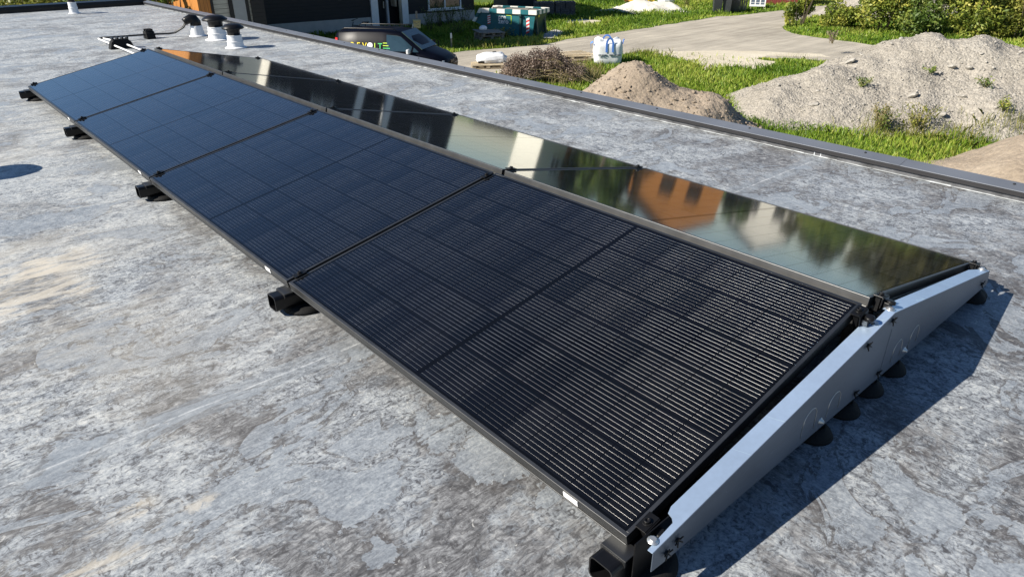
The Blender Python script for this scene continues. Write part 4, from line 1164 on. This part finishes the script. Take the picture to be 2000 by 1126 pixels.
gable_house('orange_house', x, y, rad(-57.4 + 8), 7.2, 9, 5.0, 7.4, M['brick'], 'orange timber house seen mirrored in the nearest right hand panel', ((-1.1, 3.2, 1.0, 1.7), (1.2, 3.2, 1.0, 1.7)))
x, y = azp(64.2, 70)
gable_house('white_house', x, y, rad(-64), 5.5, 8, 5.0, 6.6, M['cream'], 'low white house behind the road, right of the orange house', ((-1.2, 2.6, .9, 1.6), (1.2, 2.6, .9, 1.6)))
e = empty('cream_house', (42, 41, ZG), label='cream rendered house beyond the black cladding, mirrored as a bright strip', cat='house')
bx((0.0, 0, 0), (6.5, 3.2, 7.6)).build('wall', M['cream'], e)
bx((-.3, -.3, 7.6), (6.8, 3.5, 7.9)).build('roof', M['roofdark'], e)
window('window', e, (2.2, -.02, 4.4), (1, 0, 0), 1.1, 1.4, (0, -1, 0))
window('window', e, (4.6, -.02, 4.4), (1, 0, 0), 1.1, 1.4, (0, -1, 0))
bx((3.2, -.15, 0), (3.7, -.01, 5.5)).build('orange_board', M['orange'], e)

# ------------------------------------------------------------------ van
van = empty('van', (12.90, 21.15, ZG), rad(-58), 'dark blue van with yellow and green lettering parked beyond the parapet', 'van')
ST = [  # x, zbottom, zbelt, zroof, w, wroof
    (-2.24, .45, .95, 1.52, .70, .60), (-2.16, .38, 1.0, 1.68, .80, .66), (-2.0, .32, 1.02, 1.77, .87, .70), (-1.2, .28, 1.04, 1.82, .90, .72), (-.2, .28, 1.05, 1.83, .90, .72), (.45, .28, 1.05, 1.79, .90, .70),
    (.95, .28, 1.05, 1.50, .89, .70), (1.38, .28, 1.02, 1.14, .88, .74), (1.8, .28, .92, 1.02, .85, .70), (2.08, .32, .82, .90, .78, .62), (2.22, .40, .68, .74, .64, .5)]
m = MB(); vs = []; fs = []
for x, zb, ze, zr, w, wr in ST:
    half = [(w * .86, zb), (w, zb + .18), (w * 1.0, ze - .05), (w * .985, ze), (wr + .03, zr - .09), (wr - .06, zr - .02), (wr * .5, zr + .015)]
    vs += [(x, -a, z) for a, z in half] + [(x, a, z) for a, z in half[::-1]]
n = 14
for i in range(len(ST) - 1):
    for k in range(n):
        fs.append((i * n + k, i * n + (k + 1) % n, (i + 1) * n + (k + 1) % n, (i + 1) * n + k))
fs += [tuple(range(n)), tuple(range((len(ST) - 1) * n, len(ST) * n))[::-1]]
m.add(vs, fs, 0, True)
vb = m.build('body', M['paint'], van)
def vstat(x):
    for a, b_ in zip(ST, ST[1:]):
        if a[0] <= x <= b_[0]:
            t = (x - a[0]) / (b_[0] - a[0]); return [p + (q - p) * t for p, q in zip(a, b_)]
def side(x, z, s=-1, off=.008):
    _, zb, ze, zr, w, wr = vstat(x)
    t = max(0, min(1.0, (z - ze) / (zr - .09 - ze)))
    return (x, s * (w * .985 + (wr + .03 - w * .985) * t + off), z)
def pane(name, pts, s, mat):
    q = MB(); a = [side(x, z, s, .010) for x, z in pts]; b_ = [side(x, z, s, -.02) for x, z in pts]; k = len(pts)
    q.add(a + b_, [tuple(range(k)), tuple(range(k, 2 * k))[::-1]] + [(i, (i + 1) % k, (i + 1) % k + k, i + k) for i in range(k)])
    return q.build(name, mat, van)
for s in (-1, 1):
    pane('side_window', [(-.02, 1.10), (.95, 1.12), (.98, 1.28), (.55, 1.62), (.40, 1.66), (-.02, 1.68)], s, M['carglass'])
    pane('quarter_window', [(1.02, 1.10), (1.25, 1.10), (1.05, 1.26)], s, M['carglass'])
    q = MB(); q.tube([(-1.9, s * .70, 1.80), (-1.75, s * .70, 1.86), (.2, s * .70, 1.885), (.38, s * .70, 1.82)], .018, 8); q.build('roof_rail', M['blackmetal'], van)
    q = MB(); q.hexa([(-2.26, s * .80, .95), (-2.08, s * .855, .95), (-2.08, s * .75, 1.5), (-2.22, s * .66, 1.5), (-2.26, s * .68, .95), (-2.2, s * .78, .95), (-2.2, s * .68, 1.5), (-2.22, s * .60, 1.5)])
    q.build('tail_light', M['redlight'], van)
    q = MB(); q.hexa([(1.95, s * .835, .62), (2.17, s * .70, .62), (2.12, s * .68, .80), (1.86, s * .85, .80), (1.95, s * .6, .62), (2.2, s * .5, .62), (2.14, s * .5, .80), (1.86, s * .6, .82)])
    q.build('headlight', M['clear'], van)
    q = MB(); q.box((.92, s * 1.02, 1.14), (.10, .20, .17)); q.build('mirror', M['clear'] if s < 0 else M['paint'], van, .03, 3)
    for x in (-1.45, 1.45):
        Rr = Matrix.Rotation(rad(90), 3, 'X')
        q = MB(); q.lathe([(.20, -.09), (.30, -.10), (.325, -.06), (.325, .06), (.30, .10), (.20, .09)], (x, s * .80, .325), 24, R=Rr); wv = q.build('wheel', M['tyre'], van)
        q = MB(); q.lathe([(.19, -.095), (.19, .095)], (x, s * .80, .325), 16, R=Rr); q.build('rim', M['rim'], wv)
q = MB()
q.hexa([(1.33, -.70, 1.17), (1.33, .70, 1.17), (.52, .62, 1.765), (.52, -.62, 1.765), (1.35, -.70, 1.195), (1.35, .70, 1.195), (.54, .62, 1.79), (.54, -.62, 1.79)]); q.build('windscreen', M['carglass'], van)
q = MB(); q.hexa([(-2.235, -.60, 1.0), (-2.235, .60, 1.0), (-2.16, .55, 1.55), (-2.16, -.55, 1.55), (-2.262, -.60, 1.0), (-2.262, .60, 1.0), (-2.19, .55, 1.57), (-2.19, -.55, 1.57)]); q.build('rear_window', M['carglass'], van)
q = MB(); q.box((2.22, 0, .72), (.04, .34, .10)); q.build('grille', M['black'], van)
def vtext(body, x, z, size, mat):
    p = Vector(side(x, z, -1, .012)); p2 = Vector(side(x, z + .2, -1, .012)); u = (p2 - p).normalized(); r = Vector((1, 0, 0)); nn = r.cross(u)
    Mx = Matrix((r, u, nn)).transposed().to_4x4(); Mx.translation = p
    return text_obj('lettering', body, size, mat, van, Mx, .003)
for ch, x, mt in (('R', -1.42, 'tyel'), ('E', -1.17, 'tyel'), ('V', -.92, 'tyel'), ('L', -.46, 'tlime'), ('T', -.28, 'tgreen')):
    vtext(ch, x, 1.17, .30, M[mt])
p = Vector(side(-.69, 1.275, -1, .006))
q = MB(); q.lathe([(.10, 0), (.115, .004), (.115, .010), (.09, .012)], p, 24, R=Matrix.Rotation(rad(90 - 20), 3, 'X')); q.build('white_emblem', M['twhite'], van)
for k, (z, l) in enumerate(((1.37, .16), (1.28, .22), (1.19, .28))):
    q = MB(); a = [side(-.16, z, -1, .013), side(-.16 + l, z, -1, .013), side(-.16 + l, z + .03, -1, .013), side(-.16, z + .03, -1, .013)]
    q.add(a, [(0, 1, 2, 3)]); q.build('stripe', M['tlime' if k < 2 else 'tgreen'], van)
q = MB(); a = [side(-.75, 1.10, -1, .013), side(.0, 1.10, -1, .013), side(.0, 1.125, -1, .013), side(-.75, 1.125, -1, .013)]; q.add(a, [(0, 1, 2, 3)]); q.build('stripe', M['tgreen'], van)

van.scale = (0.92, 0.92, 0.90)
# ------------------------------------------------------------------ bicycle
bk = empty('bicycle', (15.95, 28.9, ZG), math.atan2(.75, -.66), 'dark bicycle standing behind the van in front of the pale plinth', 'bicycle')
for x in (-.52, .52):
    Rr = Matrix.Rotation(rad(90), 3, 'X')
    q = MB(); q.tube([(x + .335 * math.cos(k * math.pi / 12), 0, .345 + .335 * math.sin(k * math.pi / 12)) for k in range(25)], .02, 6, caps=False)
    for k in range(8):
        a = k * math.pi / 4; q.tube([(x, 0, .345), (x + .33 * math.cos(a), 0, .345 + .33 * math.sin(a))], .004, 4)
    q.build('wheel', M['tyre'], bk)
q = MB()
for a, c in (((-.52, 0, .345), (-.15, 0, .30)), ((-.52, 0, .345), (-.24, 0, .78)), ((-.15, 0, .30), (-.26, 0, .88)), ((-.15, 0, .30), (.34, 0, .72)), ((-.24, 0, .78), (.32, 0, .84)), ((.52, 0, .345), (.30, 0, .98))): q.tube([a, c], .018, 8)
q.build('frame', M['blackmetal'], bk)
q = MB(); q.tube([(.18, -.30, 1.10), (.32, -.18, 1.06), (.30, 0, 1.02), (.32, .18, 1.06), (.18, .30, 1.10)], .014, 8); q.build('handlebar', M['blackmetal'], bk)
q = MB(); q.hexa([(-.40, -.09, .95), (-.10, -.025, .95), (-.10, .025, .95), (-.40, .09, .95), (-.42, -.10, 1.0), (-.10, -.03, .99), (-.10, .03, .99), (-.42, .10, 1.0)]); q.build('saddle', M['black'], bk, .01)
q = MB()
for yy in (-.06, 0, .06): q.tube([(-.80, yy, .74), (-.30, yy, .74)], .008, 5)
q.tube([(-.52, .06, .345), (-.6, .06, .74)], .008, 5); q.tube([(-.52, -.06, .345), (-.6, -.06, .74)], .008, 5)
q.build('carrier', M['blackmetal'], bk)

# ------------------------------------------------------------------ posts, mailbox
c = G(786, 72)
e = empty('grey_pole', c, label='tall grey steel pole in front of the white columns', cat='pole')
q = MB(); q.tube([(0, 0, -.1), (0, 0, 4.6)], [.085, .06], 14); q.build('shaft', M['pole'], e)
q = MB(); q.lathe([(.10, 0), (.10, .25), (.085, .3)], (0, 0, 0), 14); q.build('foot_sleeve', M['pole'], e)
q = MB(); q.lathe([(.07, 4.6), (.12, 4.62), (.14, 4.75), (.06, 4.85)], (0, 0, 0), 14); q.build('cap', M['blackmetal'], e)
c = G(817, 88)
mbx = empty('mailbox_post', c, rad(-28), 'yellowed wooden board box on a post in the shaded grass', 'mailbox')
q = MB(); q.box((0, 0, .72), (.085, .07, 1.44)); q.build('post', M['greywood'], mbx)
q = MB(); q.box((-.02, -.12, .90), (.31, .16, .31)); bxo = q.build('box', M['yellowwood'], mbx, .008)
q = MB(); q.box((-.02, -.13, 1.07), (.36, .24, .025), Matrix.Rotation(rad(8), 3, 'X')); q.build('lid', M['yellowwood'], mbx)
q = MB()
for x, z, w in ((-.10, .99, .09), (.04, .985, .05), (-.06, .93, .12), (.02, .86, .08)): q.box((x, -.202, z), (w, .004, .018))
q.build('slot', M['ink'], bxo)
q = MB(); q.box((-.24, -.06, .72), (.05, .03, .42), Matrix.Rotation(rad(18), 3, 'Y')); q.build('newspaper_tube', M['white'], mbx)
c = G(882, 95)
e = empty('short_stake', c, label='short wooden stake with white top in the shaded grass', cat='stake')
q = MB(); q.box((0, 0, .2), (.055, .045, .46)); q.build('shaft', M['wood'], e)
q = MB(); q.box((0, 0, .54), (.06, .05, .22)); q.build('white_top', M['white'], e)
for (u, v, z, w, mt, lab) in ((840, 79, 1.12, .17, 'greywood', 'grey weathered wooden post beside the van bonnet'), (848, 78, 1.1, .10, 'black', 'black post right beside the grey weathered one'), (856, 80, 1.06, .04, 'black', 'thin black rod, rightmost of the posts at the van bonnet')):
    c = G(u, v, ZG + z)
    e = empty('garden_post', (c.x, c.y, ZG), rad(-35), lab, 'post', 'posts by the van bonnet')
    q = MB(); q.box((0, 0, z / 2 - .05), (w, w * .7, z + .1 - .04)); q.build('shaft', M[mt], e, .006)
    q = MB(); q.box((0, 0, z - .01), (w * .8, w * .55, .05)); q.build('cap', M[mt], e, .004)

# ------------------------------------------------------------------ skip, pallets
sk = empty('skip', (23.13, 25.11, ZG), math.atan2(.92, -.39), 'teal skip container with cream and teal striped rim beside the gravel road', 'skip')
Wd = 1.45; HS = 1.22   # local x runs along the long side to its far end, local -y is depth; the lit long side is at y = 0
prof = [(0.05, .06), (1.85, .06), (3.15, .62), (2.72, HS), (-.12, HS)]
q = MB()
t = .05
inn = [(0.10, .12), (1.82, .12), (3.02, .64), (2.66, HS + .001), (-.06, HS + .001)]
for yy in (0, -Wd):
    o_ = .0 if yy == 0 else 0.04
    q.prism(prof, (0, yy - .04 + o_ , 0), (1, 0, 0), (0, 0, 1), (0, .04, 0))
q.build('side_wall', M['teal'], sk)
q = MB()
def plate(a, b_, th=.04):
    (x0, z0), (x1, z1) = a, b_
    L = Vector((x1 - x0, z1 - z0)); nn = Vector((-L.y, L.x)).normalized() * th
    q.hexa([(x0, -.041, z0), (x1, -.041, z1), (x1, -Wd + .001, z1), (x0, -Wd + .001, z0), (x0 + nn.x, -.041, z0 + nn.y), (x1 + nn.x, -.041, z1 + nn.y), (x1 + nn.x, -Wd + .001, z1 + nn.y), (x0 + nn.x, -Wd + .001, z0 + nn.y)])
plate((.05, .06), (1.85, .06)); plate((1.85, .06), (3.15, .62)); plate((-.12, HS), (.05, .06)); 
q.build('end_wall', M['tealdark'], sk)
# striped rim: alternate cream and teal blocks
xs = np.linspace(-.20, 2.74, 8)
ys = np.linspace(-.02, -Wd + .04, 7)
for yy in (.03, -Wd - .01):
    q = MB()
    for k in range(7): q.box(((xs[k] + xs[k + 1]) / 2, yy, HS - .06), (xs[k + 1] - xs[k], .10, .20), None, k % 2)
    q.build('striped_rim_bar', [M['cream_paint'], M['teal']], sk)
q = MB()
for k in range(6): q.box((-.17, (ys[k] + ys[k + 1]) / 2, HS - .06), (.10, abs(ys[k + 1] - ys[k]), .20), None, (k + 1) % 2)
q.build('striped_rim_bar', [M['cream_paint'], M['teal']], sk)
q = [MB(), MB()]
for k, (a, b_) in enumerate(((0, .33), (.33, .66), (.66, 1))):
    p0 = Vector((2.76, 0, HS)).lerp(Vector((3.18, 0, .62)), a); p1 = Vector((2.76, 0, HS)).lerp(Vector((3.18, 0, .62)), b_)
    for yy in (.02, -Wd - .02):
        q[0 if yy > -1 else 1].hexa([p0 + Vector((-.06, yy - .05, 0)), p0 + Vector((.10, yy - .05, .03)), p1 + Vector((.10, yy - .05, .03)), p1 + Vector((-.06, yy - .05, 0)), p0 + Vector((-.06, yy + .05, 0)), p0 + Vector((.10, yy + .05, .03)), p1 + Vector((.10, yy + .05, .03)), p1 + Vector((-.06, yy + .05, 0))], k % 2)
for w_ in q: w_.build('striped_end_bar', [M['cream_paint'], M['teal']], sk)
q = MB(); q.hexa([(.60, 0.002, .05), (.70, 0.002, .05), (.70, 0.002, 1.0), (.60, 0.002, 1.0), (.60, .10, .05), (.70, .10, .05), (.70, .07, 1.0), (.60, .07, 1.0)]); q.box((.65, .085, 1.02), (.16, .12, .10)); q.box((.65, .06, .06), (.14, .10, .12))
q.build('lifting_post', M['tealdark'], sk)
for yy in (-.25, -Wd + .2):
    q = MB(); q.box((-.06, yy, .60), (.10, .14, 1.0), Matrix.Rotation(rad(8.5), 3, 'Y')); q.build('end_rib', M['tealdark'], sk)
q = MB(); q.box((-.17, -.30, .98), (.012, .16, .10)); q.build('yellow_tag', M['yellow'], sk)
for kind_ in (0, 1):
    q = MB()
    for k in range(8):
        z0 = .20 + k * .085
        if kind_ == 0: q.add([(.20, .006, z0 + .05), (.36, .006, z0 - .02), (.36, .006, z0 + .065), (.20, .006, z0 + .135)], [(0, 1, 2, 3)], k % 2)
        else: q.add([(2.29, .006, z0 * .6 + .45), (2.45, .006, z0 * .6 + .40), (2.45, .006, z0 * .6 + .451), (2.29, .006, z0 * .6 + .501)], [(0, 1, 2, 3)], k % 2)
    q.build('striped_tape', [M['redtape'], M['twhite']], sk)
def sktext(body, x, z, s):
    Mx = Matrix(((-1, 0, 0), (0, 0, 1), (0, 1, 0))).to_4x4(); Mx.translation = Vector((x, .006, z))
    return text_obj('lettering', body, s, M['twhite'], sk, Mx, .003, 'LEFT')
sktext('pre', 1.86, .80, .30); sktext('zero', 1.86, .60, .30)
q = MB()
for a, b_ in (((1.42, .98), (1.16, .98)), ((1.16, .98), (1.16, .60)), ((1.16, .60), (1.24, .60))):
    q.box(((a[0] + b_[0]) / 2, .008, (a[1] + b_[1]) / 2), (abs(a[0] - b_[0]) + .03, .006, abs(a[1] - b_[1]) + .03))
q.build('logo_bracket', M['tlime'], sk)
q = MB(); q.box((2.2, -.6, HS + .02), (.5, .3, .06), Matrix.Rotation(.5, 3, 'Z')); q.box((1.2, -.8, HS - .02), (1.2, .6, .05), Matrix.Rotation(.2, 3, 'Z')); q.box((.5, -.7, HS - .04), (.7, .9, .05)); q.build('loaded_boards', M['greywood'], sk)
def pallet(x, y, z, rz, mat, label, group, tilt=0.0, L=1.2, Wp=.8):
    e = empty('pallet', (x, y, z), label=label, cat='pallet', group=group, rot=(tilt, tilt * .6, rz))
    q = MB()
    for k in range(5): q.box((0, -Wp / 2 + .05 + k * (Wp - .1) / 4, .133), (L, .12 if k % 2 == 0 else .1, .022))
    q.build('deck_board', mat, e)
    q = MB()
    for xx in (-L / 2 + .07, 0, L / 2 - .07):
        for yy in (-Wp / 2 + .06, 0, Wp / 2 - .06): q.box((xx, yy, .072), (.14, .11, .078))
        q.box((xx, 0, .1165), (.14, Wp, .0105))
    for yy in (-Wp / 2 + .06, 0, Wp / 2 - .06): q.box((0, yy, .0215), (L, .1, .022))
    q.build('block', mat, e)
    return e
pc = G(955, 82)
for k, (dz, rz, lab) in enumerate(((0, .2, 'old grey pallet at the bottom of the stack beside the skip'), (.146, .12, 'old grey pallet second from the bottom beside the skip'), (.292, .3, 'old grey pallet third from the bottom beside the skip'))):
    pallet(pc.x + .02 * k, pc.y, ZG + dz + .005, -.45 + rz, M['greywood'], lab, 'stacked pallets beside the skip', 0.0)
e = empty('cover_board', (pc.x, pc.y, ZG + .46), -.3, 'grey board lying on top of the pallet stack beside the skip', 'board', rot=(.06, .05, -.3))
q = MB(); q.box((0, 0, .012), (1.3, .9, .022)); q.build('panel', M['greywood'], e)
c = G(960, 60)
e = empty('pale_sack', (pc.x - .05, pc.y + .35, ZG + .49), label='small pale sack lying on the board beside the skip', cat='sack')
q = MB(); q.lathe([(.05, 0), (.17, .02), (.2, .10), (.15, .17), (.05, .21)], (0, 0, 0), 14); q.build('sack_body', M['bag'], e)

# white wrapped sacks on a pallet, timber beside the brushwood
c = G(952, 132)
pallet(c.x, c.y, ZG + .012, -.6, M['newwood'], 'pale pallet under the white wrapped sacks left of the brushwood', 'pale pallets by the brushwood')
e = empty('wrapped_sacks', (c.x + .35, c.y + .15, ZG + .165), -.6, 'lumpy heap of sacks under white plastic wrap on a pallet', 'wrapped goods')
bm = bmesh.new(); bmesh.ops.create_uvsphere(bm, u_segments=40, v_segments=24, radius=1)
for v in bm.verts:
    n_ = mn.fractal(v.co * 2.2, 1, 2, 4) * .18 + mn.noise(v.co * 6) * .05
    v.co = v.co * (1 + n_); z = max(0, v.co.z * .24 + .10)
    v.co = Vector((math.copysign(abs(v.co.x) ** .6, v.co.x) * .58, math.copysign(abs(v.co.y) ** .6, v.co.y) * .42, z))
me = bpy.data.meshes.new('plastic_cover'); bm.to_mesh(me); bm.free(); me.materials.append(M['plastic'])
for p in me.polygons: p.use_smooth = True
o = bpy.data.objects.new('plastic_cover', me); COL.objects.link(o); o.parent = e
q = MB(); q.box((-.45, -.42, .05), (.22, .08, .07), Matrix.Rotation(.3, 3, 'Z')); q.box((.1, .0, .345), (.16, .06, .04), Matrix.Rotation(.7, 3, 'Z')); q.build('dark_strap', M['black'], e)
c = G(1112, 122)
for k, (dz, dx, rz, lab) in enumerate(((0, 0, -.55, 'pale pallet on the ground between brushwood and big bag'), (.146, .05, -.62, 'pale pallet lying on another between brushwood and big bag'))):
    pallet(c.x + dx, c.y, ZG + dz + .012, rz, M['newwood'], lab, 'pale pallets by the brushwood', L=1.5, Wp=.9)
for k in range(4):
    a = -.55 + .08 * k
    e = empty('plank', (c.x + .05 * k - .1, c.y - .25 + .22 * k, ZG + .31), a, ['pale plank on the pallets, nearest to the parapet', 'pale plank on the pallets, second from the parapet', 'pale plank on the pallets, third from the parapet', 'pale plank on the pallets, farthest from the parapet'][k], 'plank', 'pale planks on the pallets')
    q = MB(); q.box((0, 0, .02), (1.7, .13, .035)); q.build('board', M['newwood'], e)

# ------------------------------------------------------------------ big bag
c = G(1189, 128)
bg = empty('big_bag', (c.x + .25, c.y + .3, ZG), rad(-42), 'white woven big bag with blue lifting loops on the grass', 'big bag')
bm = bmesh.new()
prof = [(0, .0), (.47, .0), (.535, .05), (.56, .22), (.575, .45), (.57, .65), (.545, .78), (.45, .84), (.25, .86), (0, .85)]
n = 44; rings = []
for r_, z in prof[1:-1]:
    ring = []
    for k in range(n):
        a = 2 * math.pi * k / n
        ca, sa = math.cos(a), math.sin(a)
        pw = .46
        x = math.copysign(abs(ca) ** pw, ca) * r_; y = math.copysign(abs(sa) ** pw, sa) * r_ 
        p = Vector((x * .95, y * .9, z))
        f = mn.noise(p * 3.2) * .06 + (abs(mn.noise(p * 7)) - .2) * .05
        corner = abs(math.sin(2 * a))
        if z > .7: z2 = z + .10 * (1 - corner) ** 3 * 0 + .13 * corner ** 5 * (1 if z < .85 else .4)
        else: z2 = z
        ring.append(bm.verts.new((p.x * (1 + f), p.y * (1 + f), z2 + (f * .4 if z > .02 else 0))))
    rings.append(ring)
for A, B in zip(rings, rings[1:]):
    for k in range(n): bm.faces.new((A[k], A[(k + 1) % n], B[(k + 1) % n], B[k]))
bm.faces.new(rings[0][::-1]); bm.faces.new(rings[-1])
me = bpy.data.meshes.new('sack_body'); bm.to_mesh(me); bm.free(); me.materials.append(M['bag'])
for p in me.polygons: p.use_smooth = True
o = bpy.data.objects.new('sack_body', me); COL.objects.link(o); o.parent = bg
def strap(path, w, nrm):
    q = MB(); P = [Vector(p) for p in path]; nv = Vector(nrm).normalized() * .012
    for i in range(len(P) - 1):
        t = (P[i + 1] - P[i]).normalized(); s = t.cross(Vector(nrm)).normalized() * w / 2
        q.hexa([P[i] - s, P[i] + s, P[i + 1] + s, P[i + 1] - s, P[i] - s + nv, P[i] + s + nv, P[i + 1] + s + nv, P[i + 1] - s + nv])
    return q.build('lifting_loop', M['blue'], bg)
arc = lambda x0, x1, y, z, h: [(x0 + (x1 - x0) * t / 8, y, z + h * math.sin(math.pi * t / 8) ** .6) for t in range(9)]
strap([(-.12, -.535, .50)] + arc(-.12, .12, -.515, .84, .17) + [(.12, -.535, .50)], .075, (0, -1, 0))
strap([(-.16, .535, .50)] + arc(-.16, .16, .50, .84, .15) + [(.16, .535, .50)], .06, (0, 1, 0))
strap([(-.555, -.14, .70), (-.60, -.14, .84), (-.68, -.08, .78), (-.66, .02, .62)], .07, (-1, 0, 0))
strap([(.545, -.10, .74), (.57, -.06, .88), (.60, 0, .90), (.57, .08, .86), (.55, .12, .72)], .05, (1, 0, 0))
q = MB()
for z, spans in ((.40, ((-.42, -.30), (-.28, -.22), (-.20, -.10), (.0, .16), (.18, .27), (.30, .43))), (.34, ((-.40, -.30), (-.27, -.16)))):
    for a, b_ in spans: q.box(((a + b_) / 2, -.528 - .004, z), (b_ - a, .012, .045 if z > .35 else .012))
q.build('printed_line', M['ink'], bg)

# ------------------------------------------------------------------ bins, sign board, red shed, hoses, paving stack
def wheelie():
    root = empty('wheelie_bin')
    q = MB(); q.hexa([(-.23, -.26, .06), (.23, -.26, .06), (.22, .20, .10), (-.22, .20, .10), (-.28, -.36, .98), (.28, -.36, .98), (.28, .34, .98), (-.28, .34, .98)]); q.box((0, -.01, .965), (.60, .74, .05)); q.build('body', M['bin'], root, .02)
    q = MB(); q.hexa([(-.30, -.39, .99), (.30, -.39, .99), (.30, .37, .99), (-.30, .37, .99), (-.26, -.33, 1.05), (.26, -.33, 1.05), (.28, .37, 1.08), (-.28, .37, 1.08)]); q.build('lid', M['bin'], root, .015)
    q = MB(); q.tube([(-.25, .40, 1.0), (.25, .40, 1.0)], .016, 8); q.build('handle', M['bin'], root)
    for s in (-1, 1):
        q = MB(); q.lathe([(.10, -.025), (.10, .025)], (s * .24, .24, .10), 16, R=Matrix.Rotation(rad(90), 3, 'Y')); q.build('wheel', M['tyre'], root)
    q = MB(); q.box((.02, -.368, .93), (.12, .012, .04)); q.build('white_label', M['white'], root)
    return root
wb = wheelie()
for k, (u, v, rz, lab) in enumerate(((1401, 27, .15, 'dark grey wheelie bin, nearest to the grass of the three'), (1421, 27, -.1, 'dark grey wheelie bin in the middle of the three'), (1436, 26, -.05, 'dark grey wheelie bin beside the sign board'))):
    o = wb if k == 0 else copy_tree(wb)
    c = G(u, v); o.location = (c.x + .2, c.y + .2, ZG); o.rotation_euler = (0, 0, rad(-57) + rz)
    tag(o, lab, 'wheelie bin', 'wheelie bins by the road')
c = G(1447, 25)
e = empty('leaning_boards', (c.x, c.y, ZG), rad(-57), 'weathered boards standing upright between bins and sign board', 'boards')
q = MB()
for k in range(4): q.box((-.12 + .13 * k, .1 * (k % 2), .65), (.10, .03, 1.3 - .1 * k), Matrix.Rotation(.05 * (k - 1.5), 3, 'Y'))
q.build('board', M['greywood'], e)
c = G(1478, 19)
e = empty('sign_board', (c.x, c.y, ZG), rad(-60), 'white information board with small pictures on short legs by the road', 'sign')
q = MB(); q.box((0, 0, .66), (.98, .03, .95)); q.build('panel', M['white'], e)
q = MB()
for s in (-1, 1): q.box((s * .40, .03, .35), (.05, .03, .72))
q.build('leg', M['greywood'], e)
q = MB(); q.box((0, -.018, .92), (.86, .006, .26)); q.build('header_print', M['signblue'], e)
q = MB()
for x in (-.30, 0, .30):
    q.box((x, -.018, .52), (.22, .006, .16)); q.box((x, -.018, .36), (.22, .006, .10))
q.build('picture_print', M['signdark'], e)
q = MB(); q.box((0, -.018, .235), (.8, .006, .02)); q.box((-.05, -.018, .70), (.6, .006, .03)); q.build('text_line', M['signblue'], e)
e = empty('red_shed', (46.2, 25.4, ZG), rad(-61), 'dark red shed behind the white information board', 'shed')
q = MB(); q.box((0, 1.0, .95), (3.2, 2.0, 1.9)); q.build('wall', M['redshed'], e)
q = MB(); q.box((0, 1.0, 1.95), (3.5, 2.3, .1), Matrix.Rotation(.06, 3, 'X')); q.build('roof', M['roofdark'], e)
q = MB(); q.box((.6, -.01, .45), (.22, .03, .18)); q.build('white_vent', M['white'], e)
c = G(1245, 8)
for k, (mt, dx, dy, rr, lab) in enumerate((('redhose', .2, .3, .9, 'red hose coiled on the grass beyond the white sand'), ('yelhose', -.2, -.5, 1.0, 'yellow hose coiled around the red one beyond the white sand'))):
    q = MB(); path = []
    for t in range(160):
        a = t * .25; r = rr * (.75 + .25 * math.sin(t * .13 + k)); path.append((c.x + dx + r * math.cos(a), c.y + dy + r * .9 * math.sin(a), ZG + .05 + .0030 * t + .05 * math.sin(a * 1.7)))
    q.tube(path, .03, 6); o = q.build('hose', M[mt]); tag(o, lab, 'hose')
c = G(1300, 10)
e = empty('white_sack', (c.x, c.y, ZG), label='crumpled white sack behind the white sand heap', cat='sack')
q = MB(); q.lathe([(.3, 0), (.55, .1), (.6, .35), (.45, .6), (.2, .75)], (0, 0, 0), 12, smooth=False); q.build('sack_body', M['plastic'], e)
c = G(1092, 32)
for k, (du, lab) in enumerate(((-.75, 'dark stack of paving blocks behind the skip, left one'), (.55, 'dark stack of paving blocks behind the skip, right one'))):
    e = empty('paving_stack', (c.x + du * .82, c.y + .3 - du * .55, ZG), rad(-38), lab, 'paving stack', 'paving stacks behind the skip')
    q = MB()
    for iz in range(5):
        for ix in range(4):
            for iy in range(3):
                q.box((-.46 + ix * .305 + random.uniform(-.015, .015), -.3 + iy * .3 + random.uniform(-.015, .015), .20 + iz * .135), (.285, .28, .125))
    q.build('blocks', M['darkstone'], e)
    q = MB(); q.box((0, 0, .12), (1.3, .95, .03))
    for yy in (-.4, 0, .4): q.box((0, yy, .05), (1.3, .1, .1))
    q.build('wooden_base', M['greywood'], e)
